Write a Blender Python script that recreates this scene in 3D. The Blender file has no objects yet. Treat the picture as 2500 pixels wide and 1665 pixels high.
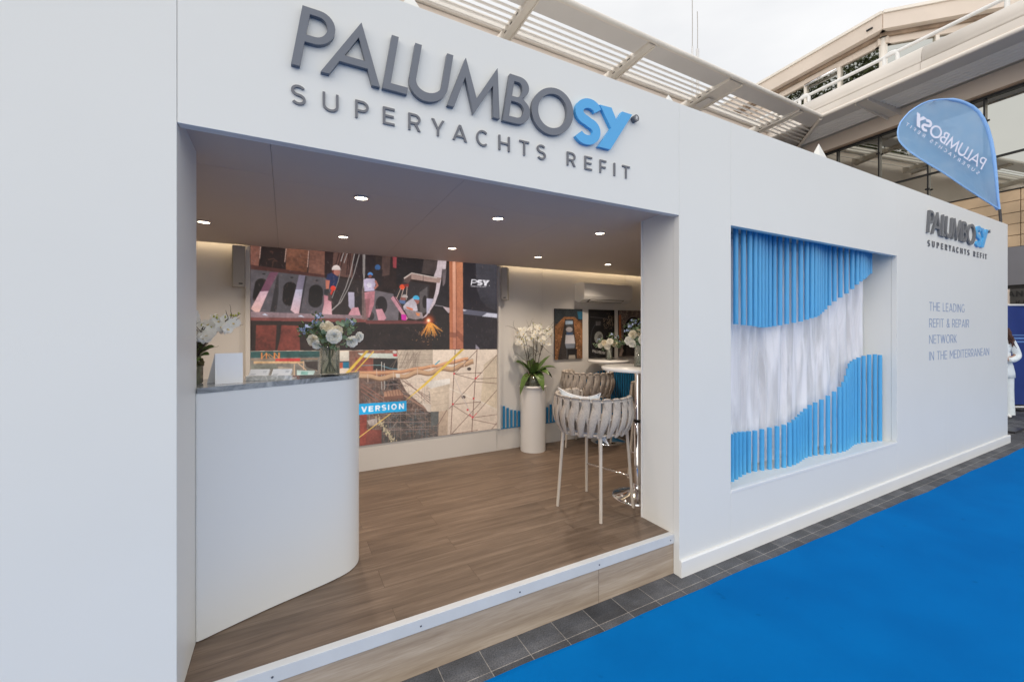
import bpy, bmesh, math, random
import numpy as np
from mathutils import Vector, Matrix
R_ = math.radians
PI = math.pi
random.seed(7)
rng = np.random.default_rng(11)
SC = bpy.context.scene
COL = SC.collection

# ------------------------------------------------------------------ camera
CAM_H = 1.6
F_PX, CX, CY = 1021.0, 1250.0, 801.0          # focal length and centre of the 2500 px wide photograph
YAW = math.atan2(550, 1021)
cam_d = bpy.data.cameras.new('camera')
cam = bpy.data.objects.new('camera', cam_d)
COL.objects.link(cam)
cam_d.sensor_width = 36.0
cam_d.lens = 36.0 * F_PX / 2500.0
cam_d.shift_y = -(832.5 - CY) / 2500.0
cam_d.clip_start, cam_d.clip_end = 0.05, 2000
cam.location = (0, 0, CAM_H)
cam.rotation_euler = (PI / 2, 0, -YAW)
SC.camera = cam

# ------------------------------------------------------------------ world, sun, exposure
SUN_EL, SUN_AZ = 20.0, 252.0                   # azimuth clockwise from +Y
world = bpy.data.worlds.new('World')
SC.world = world
world.use_nodes = True
wn, wl = world.node_tree.nodes, world.node_tree.links
wn.clear()
w_out = wn.new('ShaderNodeOutputWorld')
w_bg = wn.new('ShaderNodeBackground')
w_sky = wn.new('ShaderNodeTexSky')
w_sky.sky_type = 'NISHITA'
w_sky.sun_disc = False
w_sky.sun_elevation = R_(SUN_EL)
w_sky.sun_rotation = R_(SUN_AZ)
w_sky.dust_density = 3.0
w_tc = wn.new('ShaderNodeTexCoord')
w_map = wn.new('ShaderNodeMapping')
w_map.inputs['Scale'].default_value = (1.2, 1.2, 3.0)
w_no = wn.new('ShaderNodeTexNoise')
w_no.inputs['Scale'].default_value = 1.7
w_no.inputs['Detail'].default_value = 5
w_ra = wn.new('ShaderNodeMapRange')
w_ra.inputs['From Min'].default_value = 0.35
w_ra.inputs['From Max'].default_value = 0.65
w_ra.inputs['To Min'].default_value = 0.80
w_ra.inputs['To Max'].default_value = 0.97
w_mix = wn.new('ShaderNodeMixRGB')
w_mix.inputs['Color2'].default_value = (9.7, 9.68, 9.68, 1)      # the bright veil of cloud
wl.new(w_tc.outputs['Generated'], w_map.inputs['Vector'])
wl.new(w_map.outputs['Vector'], w_no.inputs['Vector'])
wl.new(w_no.outputs['Fac'], w_ra.inputs['Value'])
wl.new(w_ra.outputs['Result'], w_mix.inputs['Fac'])
wl.new(w_sky.outputs['Color'], w_mix.inputs['Color1'])
# the veil is brightest low in the west (-X), dimmer to the east
w_dot = wn.new('ShaderNodeVectorMath')
w_dot.operation = 'DOT_PRODUCT'
w_dot.inputs[1].default_value = Vector((-0.55, -0.82, 0.15)).normalized()
w_nrm = wn.new('ShaderNodeVectorMath')
w_nrm.operation = 'NORMALIZE'
w_gr = wn.new('ShaderNodeMapRange')
w_gr.interpolation_type = 'SMOOTHSTEP'
w_gr.inputs['From Min'].default_value, w_gr.inputs['From Max'].default_value = -0.9, 1.0
w_gr.inputs['To Min'].default_value, w_gr.inputs['To Max'].default_value = 1.02, 1.58
w_mul = wn.new('ShaderNodeVectorMath')
w_mul.operation = 'SCALE'
wl.new(w_tc.outputs['Generated'], w_nrm.inputs[0])
wl.new(w_nrm.outputs[0], w_dot.inputs[0])
wl.new(w_dot.outputs['Value'], w_gr.inputs['Value'])
wl.new(w_mix.outputs['Color'], w_mul.inputs[0])
wl.new(w_gr.outputs['Result'], w_mul.inputs['Scale'])
wl.new(w_mul.outputs['Vector'], w_bg.inputs['Color'])
w_bg.inputs['Strength'].default_value = 0.10
wl.new(w_bg.outputs['Background'], w_out.inputs['Surface'])

sun_d = bpy.data.lights.new('sun', 'SUN')
sun = bpy.data.objects.new('sun', sun_d)
COL.objects.link(sun)
sun_d.energy = 0.35
sun_d.angle = R_(25)
sun_d.color = (1.0, 0.90, 0.78)
_d = Vector((math.sin(R_(SUN_AZ)) * math.cos(R_(SUN_EL)), math.cos(R_(SUN_AZ)) * math.cos(R_(SUN_EL)), math.sin(R_(SUN_EL))))
sun.rotation_euler = (-_d).to_track_quat('-Z', 'Y').to_euler()
sun.location = _d * 30

EXPOSURE = 0.07
SC.view_settings.view_transform = 'Standard'
SC.view_settings.look = 'None'
SC.view_settings.gamma = 1.0
SC.view_settings.use_curve_mapping = False
SC.view_settings.exposure = EXPOSURE
SC.render.engine = 'CYCLES'
SC.cycles.use_denoising = True
SC.cycles.max_bounces = 10
SC.cycles.diffuse_bounces = 6
SC.cycles.glossy_bounces = 5
SC.cycles.transmission_bounces = 8
SC.cycles.transparent_max_bounces = 12
SC.cycles.sample_clamp_indirect = 6.0
SC.cycles.caustics_refractive = False

# ------------------------------------------------------------------ helpers
def lin(r, g, b):
    f = lambda c: (c / 255 / 12.92) if c / 255 <= 0.04045 else ((c / 255 + 0.055) / 1.055) ** 2.4
    return (f(r), f(g), f(b))

class MB:
    """collects shapes and links them as one mesh object"""
    def __init__(s):
        s.v, s.f, s.sm = [], [], []
    def add(s, vs, fs, smooth=False):
        o = len(s.v)
        s.v += [tuple(p) for p in vs]
        for f in fs:
            s.f.append(tuple(i + o for i in f))
            s.sm.append(smooth)
        return s
    def box(s, x0, x1, y0, y1, z0, z1):
        return s.add([(x0, y0, z0), (x1, y0, z0), (x1, y1, z0), (x0, y1, z0), (x0, y0, z1), (x1, y0, z1), (x1, y1, z1), (x0, y1, z1)],
                     [(0, 3, 2, 1), (4, 5, 6, 7), (0, 1, 5, 4), (1, 2, 6, 5), (2, 3, 7, 6), (3, 0, 4, 7)])
    def tube(s, pts, r, n=10, cap=True, flat=None):
        pts = [Vector(p) for p in pts]
        rs = r if isinstance(r, (list, tuple)) else [r] * len(pts)
        vs, fs = [], []
        prev = None
        for i, p in enumerate(pts):
            t = (pts[min(i + 1, len(pts) - 1)] - pts[max(i - 1, 0)]).normalized()
            if prev is None:
                a = Vector((0, 0, 1)) if abs(t.z) < 0.9 else Vector((1, 0, 0))
                u = t.cross(a).normalized()
            else:
                u = (prev - t * prev.dot(t)).normalized()
            prev = u
            w = t.cross(u)
            for k in range(n):
                c = 2 * PI * k / n
                vs.append(p + (u * math.cos(c) + w * math.sin(c)) * rs[i])
        m = len(pts)
        for i in range(m - 1):
            for k in range(n):
                k2 = (k + 1) % n
                fs.append((i * n + k, i * n + k2, (i + 1) * n + k2, (i + 1) * n + k))
        s.add(vs, fs, True)
        if cap:
            s.add(vs[:n], [tuple(range(n))[::-1]])
            s.add(vs[-n:], [tuple(range(n))])
        return s
    def lathe(s, prof, n=32, c=(0, 0, 0), smooth=True, closed=False):
        vs, fs = [], []
        for (r, z) in prof:
            for k in range(n):
                a = 2 * PI * k / n
                vs.append((c[0] + r * math.cos(a), c[1] + r * math.sin(a), c[2] + z))
        for i in range(len(prof) - 1):
            for k in range(n):
                k2 = (k + 1) % n
                fs.append((i * n + k, i * n + k2, (i + 1) * n + k2, (i + 1) * n + k))
        s.add(vs, fs, smooth)
        if prof[0][0] > 1e-4:
            s.add(vs[:n], [tuple(range(n))[::-1]])
        if prof[-1][0] > 1e-4:
            s.add(vs[-n:], [tuple(range(n))])
        return s
    def cyl(s, c, r, h, n=28):
        return s.lathe_flat([(r, 0), (r, h)], n, c)
    def lathe_flat(s, prof, n, c):
        vs = []
        for (r, z) in prof:
            for k in range(n):
                a = 2 * PI * k / n
                vs.append((c[0] + r * math.cos(a), c[1] + r * math.sin(a), c[2] + z))
        for i in range(len(prof) - 1):
            s.add(vs[i * n:(i + 2) * n], [(k, (k + 1) % n, n + (k + 1) % n, n + k) for k in range(n)], True)
        s.add(vs[:n], [tuple(range(n))[::-1]])
        s.add(vs[-n:], [tuple(range(n))])
        return s
    def prism(s, poly, z0, z1, smooth_side=False):
        n = len(poly)
        vs = [(x, y, z0) for x, y in poly] + [(x, y, z1) for x, y in poly]
        s.add(vs, [(i, (i + 1) % n, n + (i + 1) % n, n + i) for i in range(n)], smooth_side)
        s.add(vs[:n], [tuple(range(n))[::-1]])
        s.add(vs[n:], [tuple(range(n))])
        return s
    def ball(s, c, rx, ry=None, rz=None, n=12, m=8):
        ry, rz = ry or rx, rz or rx
        vs = [(c[0], c[1], c[2] + rz)]
        for i in range(1, m):
            p = PI * i / m
            for k in range(n):
                a = 2 * PI * k / n
                vs.append((c[0] + rx * math.sin(p) * math.cos(a), c[1] + ry * math.sin(p) * math.sin(a), c[2] + rz * math.cos(p)))
        vs.append((c[0], c[1], c[2] - rz))
        fs = [(0, 1 + k, 1 + (k + 1) % n) for k in range(n)]
        for i in range(m - 2):
            for k in range(n):
                a, b = 1 + i * n, 1 + (i + 1) * n
                fs.append((a + k, b + k, b + (k + 1) % n, a + (k + 1) % n))
        L = len(vs) - 1
        a = 1 + (m - 2) * n
        fs += [(a + k, L, a + (k + 1) % n) for k in range(n)]
        return s.add(vs, fs, True)
    def grid(s, rows, smooth=True, flip=False):
        n = len(rows[0])
        vs = [p for r in rows for p in r]
        fs = []
        for i in range(len(rows) - 1):
            for k in range(n - 1):
                q = (i * n + k, i * n + k + 1, (i + 1) * n + k + 1, (i + 1) * n + k)
                fs.append(q[::-1] if flip else q)
        return s.add(vs, fs, smooth)
    def xform(s, M, start=0):
        s.v[start:] = [tuple(M @ Vector(p)) for p in s.v[start:]]
        return s
    def build(s, name, m, parent=None, world=True, bevel=0, seg=2, fix=False):
        me = bpy.data.meshes.new(name)
        vs = s.v
        if parent is not None and world:
            l = parent.location
            if parent.parent is not None:
                l = l + parent.parent.location
            vs = [(a - l[0], b - l[1], c - l[2]) for a, b, c in vs]
        me.from_pydata(vs, [], s.f)
        me.polygons.foreach_set('use_smooth', s.sm)
        me.materials.append(m)
        if fix:
            b = bmesh.new()
            b.from_mesh(me)
            bmesh.ops.remove_doubles(b, verts=b.verts, dist=1e-5)
            bmesh.ops.recalc_face_normals(b, faces=b.faces)
            b.to_mesh(me)
            b.free()
        me.update()
        o = bpy.data.objects.new(name, me)
        COL.objects.link(o)
        if parent is not None:
            o.parent = parent
        if bevel:
            mod = o.modifiers.new('bevel', 'BEVEL')
            mod.width = bevel
            mod.segments = seg
            mod.limit_method = 'ANGLE'
            mod.angle_limit = R_(40)
        return o

def thing(name, label, cat, loc=(0, 0, 0), rz=0, group=None):
    o = bpy.data.objects.new(name, None)
    o.empty_display_size = 0.1
    COL.objects.link(o)
    o.location = loc
    o.rotation_euler = (0, 0, rz)
    o['label'] = label
    o['category'] = cat
    if group:
        o['group'] = group
    return o

def tag(o, label, cat, group=None):
    o['label'] = label
    o['category'] = cat
    if group:
        o['group'] = group
    return o

def structure(o):
    o['kind'] = 'structure'
    return o

def dup(root, loc, rz, label, group=None):
    r = root.copy()
    COL.objects.link(r)
    r.location = loc
    r.rotation_euler = (0, 0, rz)
    r['label'] = label
    if group:
        r['group'] = group
    for ch in list(root.children):
        c = ch.copy()
        COL.objects.link(c)
        c.parent = r
        for g in list(ch.children):
            d = g.copy()
            COL.objects.link(d)
            d.parent = c
    return r

# ------------------------------------------------------------------ materials
def new_mat(name):
    m = bpy.data.materials.new(name)
    m.use_nodes = True
    return m, m.node_tree.nodes, m.node_tree.links, m.node_tree.nodes['Principled BSDF']

def mat(name, col, rough=0.5, metal=0.0, var=0.04, vscale=4.0, bump=0.0, bscale=60.0, spec=0.5, **kw):
    m, n, l, b = new_mat(name)
    b.inputs['Roughness'].default_value = rough
    b.inputs['Metallic'].default_value = metal
    b.inputs['Specular IOR Level'].default_value = spec
    tc = n.new('ShaderNodeTexCoord')
    no = n.new('ShaderNodeTexNoise')
    no.inputs['Scale'].default_value = vscale
    no.inputs['Detail'].default_value = 5
    l.new(tc.outputs['Object'], no.inputs['Vector'])
    cr = n.new('ShaderNodeValToRGB')
    cr.color_ramp.elements[0].position = 0.3
    cr.color_ramp.elements[1].position = 0.7
    cr.color_ramp.elements[0].color = tuple(max(0, c * (1 - var)) for c in col) + (1,)
    cr.color_ramp.elements[1].color = tuple(min(1, c * (1 + var)) for c in col) + (1,)
    l.new(no.outputs['Fac'], cr.inputs['Fac'])
    l.new(cr.outputs['Color'], b.inputs['Base Color'])
    if bump:
        n2 = n.new('ShaderNodeTexNoise')
        n2.inputs['Scale'].default_value = bscale
        n2.inputs['Detail'].default_value = 4
        l.new(tc.outputs['Object'], n2.inputs['Vector'])
        bp = n.new('ShaderNodeBump')
        bp.inputs['Strength'].default_value = bump
        bp.inputs['Distance'].default_value = 0.01
        l.new(n2.outputs['Fac'], bp.inputs['Height'])
        l.new(bp.outputs['Normal'], b.inputs['Normal'])
    for k, v in kw.items():
        b.inputs[k.replace('_', ' ')].default_value = v
    return m

def emit(name, col, strength):
    m, n, l, b = new_mat(name)
    b.inputs['Base Color'].default_value = tuple(col) + (1,)
    b.inputs['Emission Color'].default_value = tuple(col) + (1,)
    b.inputs['Emission Strength'].default_value = strength
    return m

def glass(name, col=(1, 1, 1), rough=0.0, ior=1.45):
    m, n, l, b = new_mat(name)
    b.inputs['Base Color'].default_value = tuple(col) + (1,)
    b.inputs['Roughness'].default_value = rough
    b.inputs['IOR'].default_value = ior
    b.inputs['Transmission Weight'].default_value = 1.0
    return m

def thin_glass(name, col, k=1.0):
    m, n, l, b = new_mat(name)
    n.remove(b)
    tr, gl, mx, fr = n.new('ShaderNodeBsdfTransparent'), n.new('ShaderNodeBsdfGlossy'), n.new('ShaderNodeMixShader'), n.new('ShaderNodeLayerWeight')
    tr.inputs['Color'].default_value = tuple(col) + (1,)
    gl.inputs['Roughness'].default_value = 0.02
    fr.inputs['Blend'].default_value = 0.25
    mu = n.new('ShaderNodeMath')
    mu.operation = 'MULTIPLY'
    mu.inputs[1].default_value = 0.75 * k
    l.new(fr.outputs['Fresnel'], mu.inputs[0])
    l.new(mu.outputs[0], mx.inputs[0])
    l.new(tr.outputs[0], mx.inputs[1])
    l.new(gl.outputs[0], mx.inputs[2])
    l.new(mx.outputs[0], n['Material Output'].inputs['Surface'])
    return m

def picture_mat(name, strength):
    m, n, l, b = new_mat(name)
    at = n.new('ShaderNodeAttribute')
    at.attribute_name = 'picture'
    if strength > 0:
        b.inputs['Base Color'].default_value = (0.01, 0.01, 0.01, 1)
        b.inputs['Roughness'].default_value = 0.5
        l.new(at.outputs['Color'], b.inputs['Emission Color'])
        b.inputs['Emission Strength'].default_value = strength
        m.cycles.emission_sampling = 'NONE'
    else:
        l.new(at.outputs['Color'], b.inputs['Base Color'])
        b.inputs['Roughness'].default_value = 0.25
    return m

def wood_mat(name, cols, plank_l, plank_w, rough=0.45, axis='XY', gap=0.0025, grain=1.0, off=0.37, tone=0.16):
    """long planks with their own tone and a stretched grain"""
    m, n, l, b = new_mat(name)
    tc = n.new('ShaderNodeTexCoord')
    sep = n.new('ShaderNodeSeparateXYZ')
    l.new(tc.outputs['Object'], sep.inputs[0])
    cmb = n.new('ShaderNodeCombineXYZ')
    l.new(sep.outputs[axis[0]], cmb.inputs['X'])
    l.new(sep.outputs[axis[1]], cmb.inputs['Y'])
    br = n.new('ShaderNodeTexBrick')
    br.offset = off
    br.inputs['Scale'].default_value = 1.0
    br.inputs['Brick Width'].default_value = plank_l
    br.inputs['Row Height'].default_value = plank_w
    br.inputs['Mortar Size'].default_value = gap
    br.inputs['Mortar Smooth'].default_value = 0.2
    br.inputs['Color1'].default_value = (0.15, 0.15, 0.15, 1)
    br.inputs['Color2'].default_value = (0.9, 0.9, 0.9, 1)
    br.inputs['Mortar'].default_value = (0.0, 0.0, 0.0, 1)
    l.new(cmb.outputs[0], br.inputs['Vector'])
    # each plank shifts the grain so that it does not run on
    ad = n.new('ShaderNodeVectorMath')
    ad.operation = 'MULTIPLY_ADD'
    ad.inputs[1].default_value = (7.0, 3.0, 5.0)
    l.new(br.outputs['Color'], ad.inputs[0])
    l.new(cmb.outputs[0], ad.inputs[2])
    mp = n.new('ShaderNodeMapping')
    mp.inputs['Scale'].default_value = (1.6, 22.0, 1.0)
    l.new(ad.outputs[0], mp.inputs['Vector'])
    g1 = n.new('ShaderNodeTexNoise')
    g1.inputs['Scale'].default_value = 1.0
    g1.inputs['Detail'].default_value = 7
    g1.inputs['Roughness'].default_value = 0.62
    g1.inputs['Distortion'].default_value = 0.5
    l.new(mp.outputs[0], g1.inputs['Vector'])
    mp2 = n.new('ShaderNodeMapping')
    mp2.inputs['Scale'].default_value = (9.0, 160.0, 1.0)
    l.new(ad.outputs[0], mp2.inputs['Vector'])
    g2 = n.new('ShaderNodeTexNoise')
    g2.inputs['Scale'].default_value = 1.0
    g2.inputs['Detail'].default_value = 3
    l.new(mp2.outputs[0], g2.inputs['Vector'])
    mx = n.new('ShaderNodeMath')
    mx.operation = 'MULTIPLY_ADD'
    mx.inputs[1].default_value = 0.30
    l.new(g2.outputs['Fac'], mx.inputs[0])
    l.new(g1.outputs['Fac'], mx.inputs[2])
    mx2 = n.new('ShaderNodeMath')
    mx2.operation = 'MULTIPLY_ADD'
    mx2.inputs[1].default_value = tone
    l.new(br.outputs['Color'], mx2.inputs[0])
    l.new(mx.outputs[0], mx2.inputs[2])
    cr = n.new('ShaderNodeValToRGB')
    e = cr.color_ramp.elements
    e[0].position, e[1].position = 0.42, 0.98
    e[0].color = tuple(cols[0]) + (1,)
    e[1].color = tuple(cols[2]) + (1,)
    k = e.new(0.70)
    k.color = tuple(cols[1]) + (1,)
    l.new(mx2.outputs[0], cr.inputs['Fac'])
    mm = n.new('ShaderNodeMixRGB')
    mm.blend_type = 'MULTIPLY'
    mm.inputs['Color2'].default_value = (0.35, 0.3, 0.28, 1)
    l.new(br.outputs['Fac'], mm.inputs['Fac'])
    l.new(cr.outputs['Color'], mm.inputs['Color1'])
    l.new(mm.outputs['Color'], b.inputs['Base Color'])
    b.inputs['Roughness'].default_value = rough
    bp = n.new('ShaderNodeBump')
    bp.inputs['Strength'].default_value = 0.12 * grain
    bp.inputs['Distance'].default_value = 0.003
    l.new(mx.outputs[0], bp.inputs['Height'])
    l.new(bp.outputs['Normal'], b.inputs['Normal'])
    return m

M = {}
M['white_panel'] = mat('white_panel', (0.765, 0.765, 0.735), 0.42, var=0.012, vscale=1.5, bump=0.02, bscale=40)
M['white_trim'] = mat('white_trim', (0.80, 0.80, 0.79), 0.4, var=0.015)
M['inner_wall'] = mat('inner_wall', (0.70, 0.68, 0.65), 0.55, var=0.015, vscale=1.5)
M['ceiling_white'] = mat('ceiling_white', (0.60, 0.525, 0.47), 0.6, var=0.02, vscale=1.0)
M['grey_letter'] = mat('grey_letter', lin(110, 114, 122), 0.45, var=0.03, vscale=8)
M['grey_small'] = mat('grey_small', lin(112, 113, 118), 0.45, var=0.03)
M['dark_letter'] = mat('dark_letter', lin(104, 106, 110), 0.5, var=0.03)
M['blue_letter'] = mat('blue_letter', lin(80, 172, 228), 0.4, var=0.02)
M['slogan_blue'] = mat('slogan_blue', lin(146, 162, 190), 0.5, var=0.02)
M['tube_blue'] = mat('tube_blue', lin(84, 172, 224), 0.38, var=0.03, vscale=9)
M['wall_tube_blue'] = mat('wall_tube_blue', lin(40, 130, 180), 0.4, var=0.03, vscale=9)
M['cloth'] = mat('cloth', (0.82, 0.82, 0.86), 0.9, var=0.05, vscale=160, bump=0.25, bscale=420, spec=0.1)
M['counter_white'] = mat('counter_white', (0.75, 0.755, 0.745), 0.33, var=0.01, vscale=1.2)
M['screw'] = mat('screw', (0.16, 0.17, 0.2), 0.35, metal=0.8)
M['chrome'] = mat('chrome', (0.86, 0.86, 0.88), 0.06, metal=1.0, var=0.01)
M['stool_metal'] = mat('stool_metal', lin(196, 186, 174), 0.45, var=0.02)
M['strap'] = mat('strap', lin(186, 176, 166), 0.95, var=0.14, vscale=110, bump=0.4, bscale=500, spec=0.1)
M['strap_far'] = mat('strap_far', lin(170, 156, 142), 0.95, var=0.14, vscale=110, bump=0.4, bscale=500, spec=0.1)
M['seat_cloth'] = mat('seat_cloth', lin(180, 170, 160), 0.95, var=0.1, vscale=120, bump=0.3, bscale=500, spec=0.1)
M['pillow'] = mat('pillow', lin(205, 214, 222), 0.9, var=0.03, vscale=60, bump=0.2, bscale=500, spec=0.1)
M['piping'] = mat('piping', (0.88, 0.88, 0.88), 0.7)
M['table_top'] = mat('table_top', (0.80, 0.79, 0.77), 0.22, var=0.015)
M['ac_white'] = mat('ac_white', (0.80, 0.79, 0.76), 0.35, var=0.01)
M['ac_dark'] = mat('ac_dark', lin(95, 88, 84), 0.5)
M['speaker'] = mat('speaker_grille', lin(170, 166, 160), 0.5, var=0.05, vscale=300)
M['black'] = mat('black', (0.012, 0.012, 0.013), 0.45)
M['paper'] = mat('paper', (0.84, 0.85, 0.87), 0.6, var=0.01)
M['print_grey'] = mat('print_grey', (0.45, 0.47, 0.52), 0.6)
M['soil'] = mat('soil', (0.045, 0.035, 0.02), 0.95, var=0.5, vscale=60, bump=0.8, bscale=90)
M['moss'] = mat('moss', (0.10, 0.09, 0.035), 0.95, var=0.5, vscale=70, bump=0.8, bscale=90)
M['leaf_dark'] = mat('leaf_dark', (0.085, 0.15, 0.035), 0.38, var=0.35, vscale=14)
M['leaf_grey'] = mat('leaf_grey', (0.20, 0.28, 0.18), 0.6, var=0.3, vscale=30)
M['leaf_mid'] = mat('leaf_mid', (0.075, 0.12, 0.04), 0.5, var=0.35, vscale=30)
M['twig'] = mat('twig', (0.055, 0.04, 0.028), 0.8, var=0.3, vscale=40)
M['stem_green'] = mat('stem_green', (0.16, 0.2, 0.05), 0.6, var=0.3, vscale=40)
M['petal'] = mat('petal_white', (0.87, 0.85, 0.79), 0.65, var=0.06, vscale=40, spec=0.25, Subsurface_Weight=0.15)
M['petal_cream'] = mat('petal_cream', (0.80, 0.74, 0.60), 0.65, var=0.08, vscale=40, spec=0.25)
M['petal_blue'] = mat('petal_blue', (0.42, 0.50, 0.72), 0.65, var=0.1, vscale=60)
M['lip_yellow'] = mat('lip_yellow', (0.62, 0.46, 0.10), 0.6, var=0.3, vscale=80)
M['bud'] = mat('bud', (0.45, 0.46, 0.12), 0.6, var=0.3, vscale=60)
M['vase_glass'] = thin_glass('vase_glass', (0.93, 0.96, 0.95))
M['water'] = thin_glass('water', (0.93, 0.95, 0.90), 0.5)
M['pot_glass'] = mat('pot_glass', (0.10, 0.105, 0.075), 0.12, var=0.4, vscale=30)
M['lamp_lens'] = emit('lamp_lens', (1.0, 0.88, 0.70), 14)
M['led'] = emit('led_strip', (1.0, 0.78, 0.50), 6.0)
M['floor_wood'] = wood_mat('floor_wood', [(0.085, 0.057, 0.039), (0.155, 0.109, 0.077), (0.255, 0.188, 0.138)], 1.25, 0.18, gap=0.0009, tone=0.07)
M['riser_wood'] = wood_mat('riser_wood', [(0.27, 0.20, 0.14), (0.40, 0.315, 0.235), (0.54, 0.45, 0.36)], 3.08, 0.4, axis='XZ', grain=1.4, gap=0.0015)
M['cream_metal'] = mat('cream_metal', (0.80, 0.75, 0.68), 0.5, var=0.05, vscale=1.2)
M['cream_white'] = mat('cream_white', (0.68, 0.63, 0.575), 0.45, var=0.04, vscale=2)
M['fascia_beige'] = mat('fascia_beige', (0.68, 0.59, 0.51), 0.55, var=0.05, vscale=0.8)
M['soffit_grey'] = mat('soffit_grey', (0.72, 0.70, 0.68), 0.5, var=0.04, vscale=1)
M['louver_white'] = mat('louver_white', (0.88, 0.86, 0.83), 0.35, var=0.03, vscale=2)
M['stain_shade'] = mat('stain_shade', (0.30, 0.22, 0.16), 0.8, var=0.3, vscale=3)  # brown of trims and gutters; also colours in the shade above the wing louvers
M['mullion'] = mat('mullion', (0.014, 0.015, 0.017), 0.35, metal=0.3)
M['tint_glass'] = mat('tint_glass', (0.42, 0.42, 0.385), 0.012, metal=1.0, var=0.03, vscale=0.6)
M['grey_band'] = mat('grey_band', lin(118, 118, 124), 0.5, var=0.03)
M['shop_dark'] = mat('shop_dark', (0.02, 0.02, 0.022), 0.15)
M['banner_blue'] = mat('banner_blue', (0.012, 0.035, 0.19), 0.6, var=0.12, vscale=3)
M['banner_light'] = mat('banner_light', (0.12, 0.24, 0.52), 0.6)
M['rail_white'] = mat('rail_white', (0.7, 0.7, 0.7), 0.4)
M['pole_dark'] = mat('pole_dark', (0.035, 0.032, 0.035), 0.35)
M['skin'] = mat('skin', (0.42, 0.24, 0.17), 0.6, var=0.06, vscale=20)
M['hair'] = mat('hair', (0.075, 0.03, 0.02), 0.6, var=0.4, vscale=60, bump=0.8, bscale=120)
M['jacket'] = mat('jacket_white', (0.74, 0.80, 0.82), 0.85, var=0.05, vscale=12, bump=0.25, bscale=25)
M['shop_grey'] = mat('shop_grey', (0.06, 0.058, 0.056), 0.3)

def petal_mat(name, col):
    m, n, l, b = new_mat(name)
    b.inputs['Base Color'].default_value = tuple(col) + (1,)
    b.inputs['Roughness'].default_value = 0.7
    b.inputs['Specular IOR Level'].default_value = 0.2
    tr, mx = n.new('ShaderNodeBsdfTranslucent'), n.new('ShaderNodeMixShader')
    tr.inputs['Color'].default_value = tuple(col) + (1,)
    tc, no, rr = n.new('ShaderNodeTexCoord'), n.new('ShaderNodeTexNoise'), n.new('ShaderNodeMapRange')
    no.inputs['Scale'].default_value = 45
    rr.inputs['To Min'].default_value, rr.inputs['To Max'].default_value = 0.25, 0.45
    l.new(tc.outputs['Object'], no.inputs['Vector'])
    l.new(no.outputs['Fac'], rr.inputs['Value'])
    l.new(rr.outputs[0], mx.inputs[0])
    l.new(b.outputs[0], mx.inputs[1])
    l.new(tr.outputs[0], mx.inputs[2])
    l.new(mx.outputs[0], n['Material Output'].inputs['Surface'])
    return m
M['petal'] = petal_mat('petal_white', (0.93, 0.92, 0.87))
M['petal_cream'] = petal_mat('petal_cream', (0.92, 0.87, 0.74))
M['nosing'] = mat('nosing', (0.60, 0.62, 0.64), 0.4, var=0.04, vscale=7)

def sheer_mat():
    m, n, l, b = new_mat('sheer_cloth')
    b.inputs['Base Color'].default_value = (0.86, 0.85, 0.87, 1)
    b.inputs['Roughness'].default_value = 0.9
    b.inputs['Specular IOR Level'].default_value = 0.1
    tc = n.new('ShaderNodeTexCoord')
    mp = n.new('ShaderNodeMapping')
    mp.inputs['Scale'].default_value = (9.0, 9.0, 1.1)
    no = n.new('ShaderNodeTexNoise')
    no.inputs['Scale'].default_value = 1.0
    no.inputs['Detail'].default_value = 5
    no.inputs['Distortion'].default_value = 0.6
    l.new(tc.outputs['Object'], mp.inputs['Vector'])
    l.new(mp.outputs[0], no.inputs['Vector'])
    rr = n.new('ShaderNodeMapRange')
    rr.inputs['From Min'].default_value, rr.inputs['From Max'].default_value = 0.42, 0.62
    rr.inputs['To Min'].default_value, rr.inputs['To Max'].default_value = 0.02, 0.38
    l.new(no.outputs['Fac'], rr.inputs['Value'])
    we = n.new('ShaderNodeTexNoise')
    we.inputs['Scale'].default_value = 300
    l.new(tc.outputs['Object'], we.inputs['Vector'])
    bp = n.new('ShaderNodeBump')
    bp.inputs['Strength'].default_value = 0.3
    bp.inputs['Distance'].default_value = 0.004
    l.new(we.outputs['Fac'], bp.inputs['Height'])
    l.new(bp.outputs['Normal'], b.inputs['Normal'])
    tp, mx = n.new('ShaderNodeBsdfTransparent'), n.new('ShaderNodeMixShader')
    l.new(rr.outputs[0], mx.inputs[0])
    l.new(b.outputs[0], mx.inputs[1])
    l.new(tp.outputs[0], mx.inputs[2])
    l.new(mx.outputs[0], n['Material Output'].inputs['Surface'])
    return m
M['cloth'] = sheer_mat()
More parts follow.
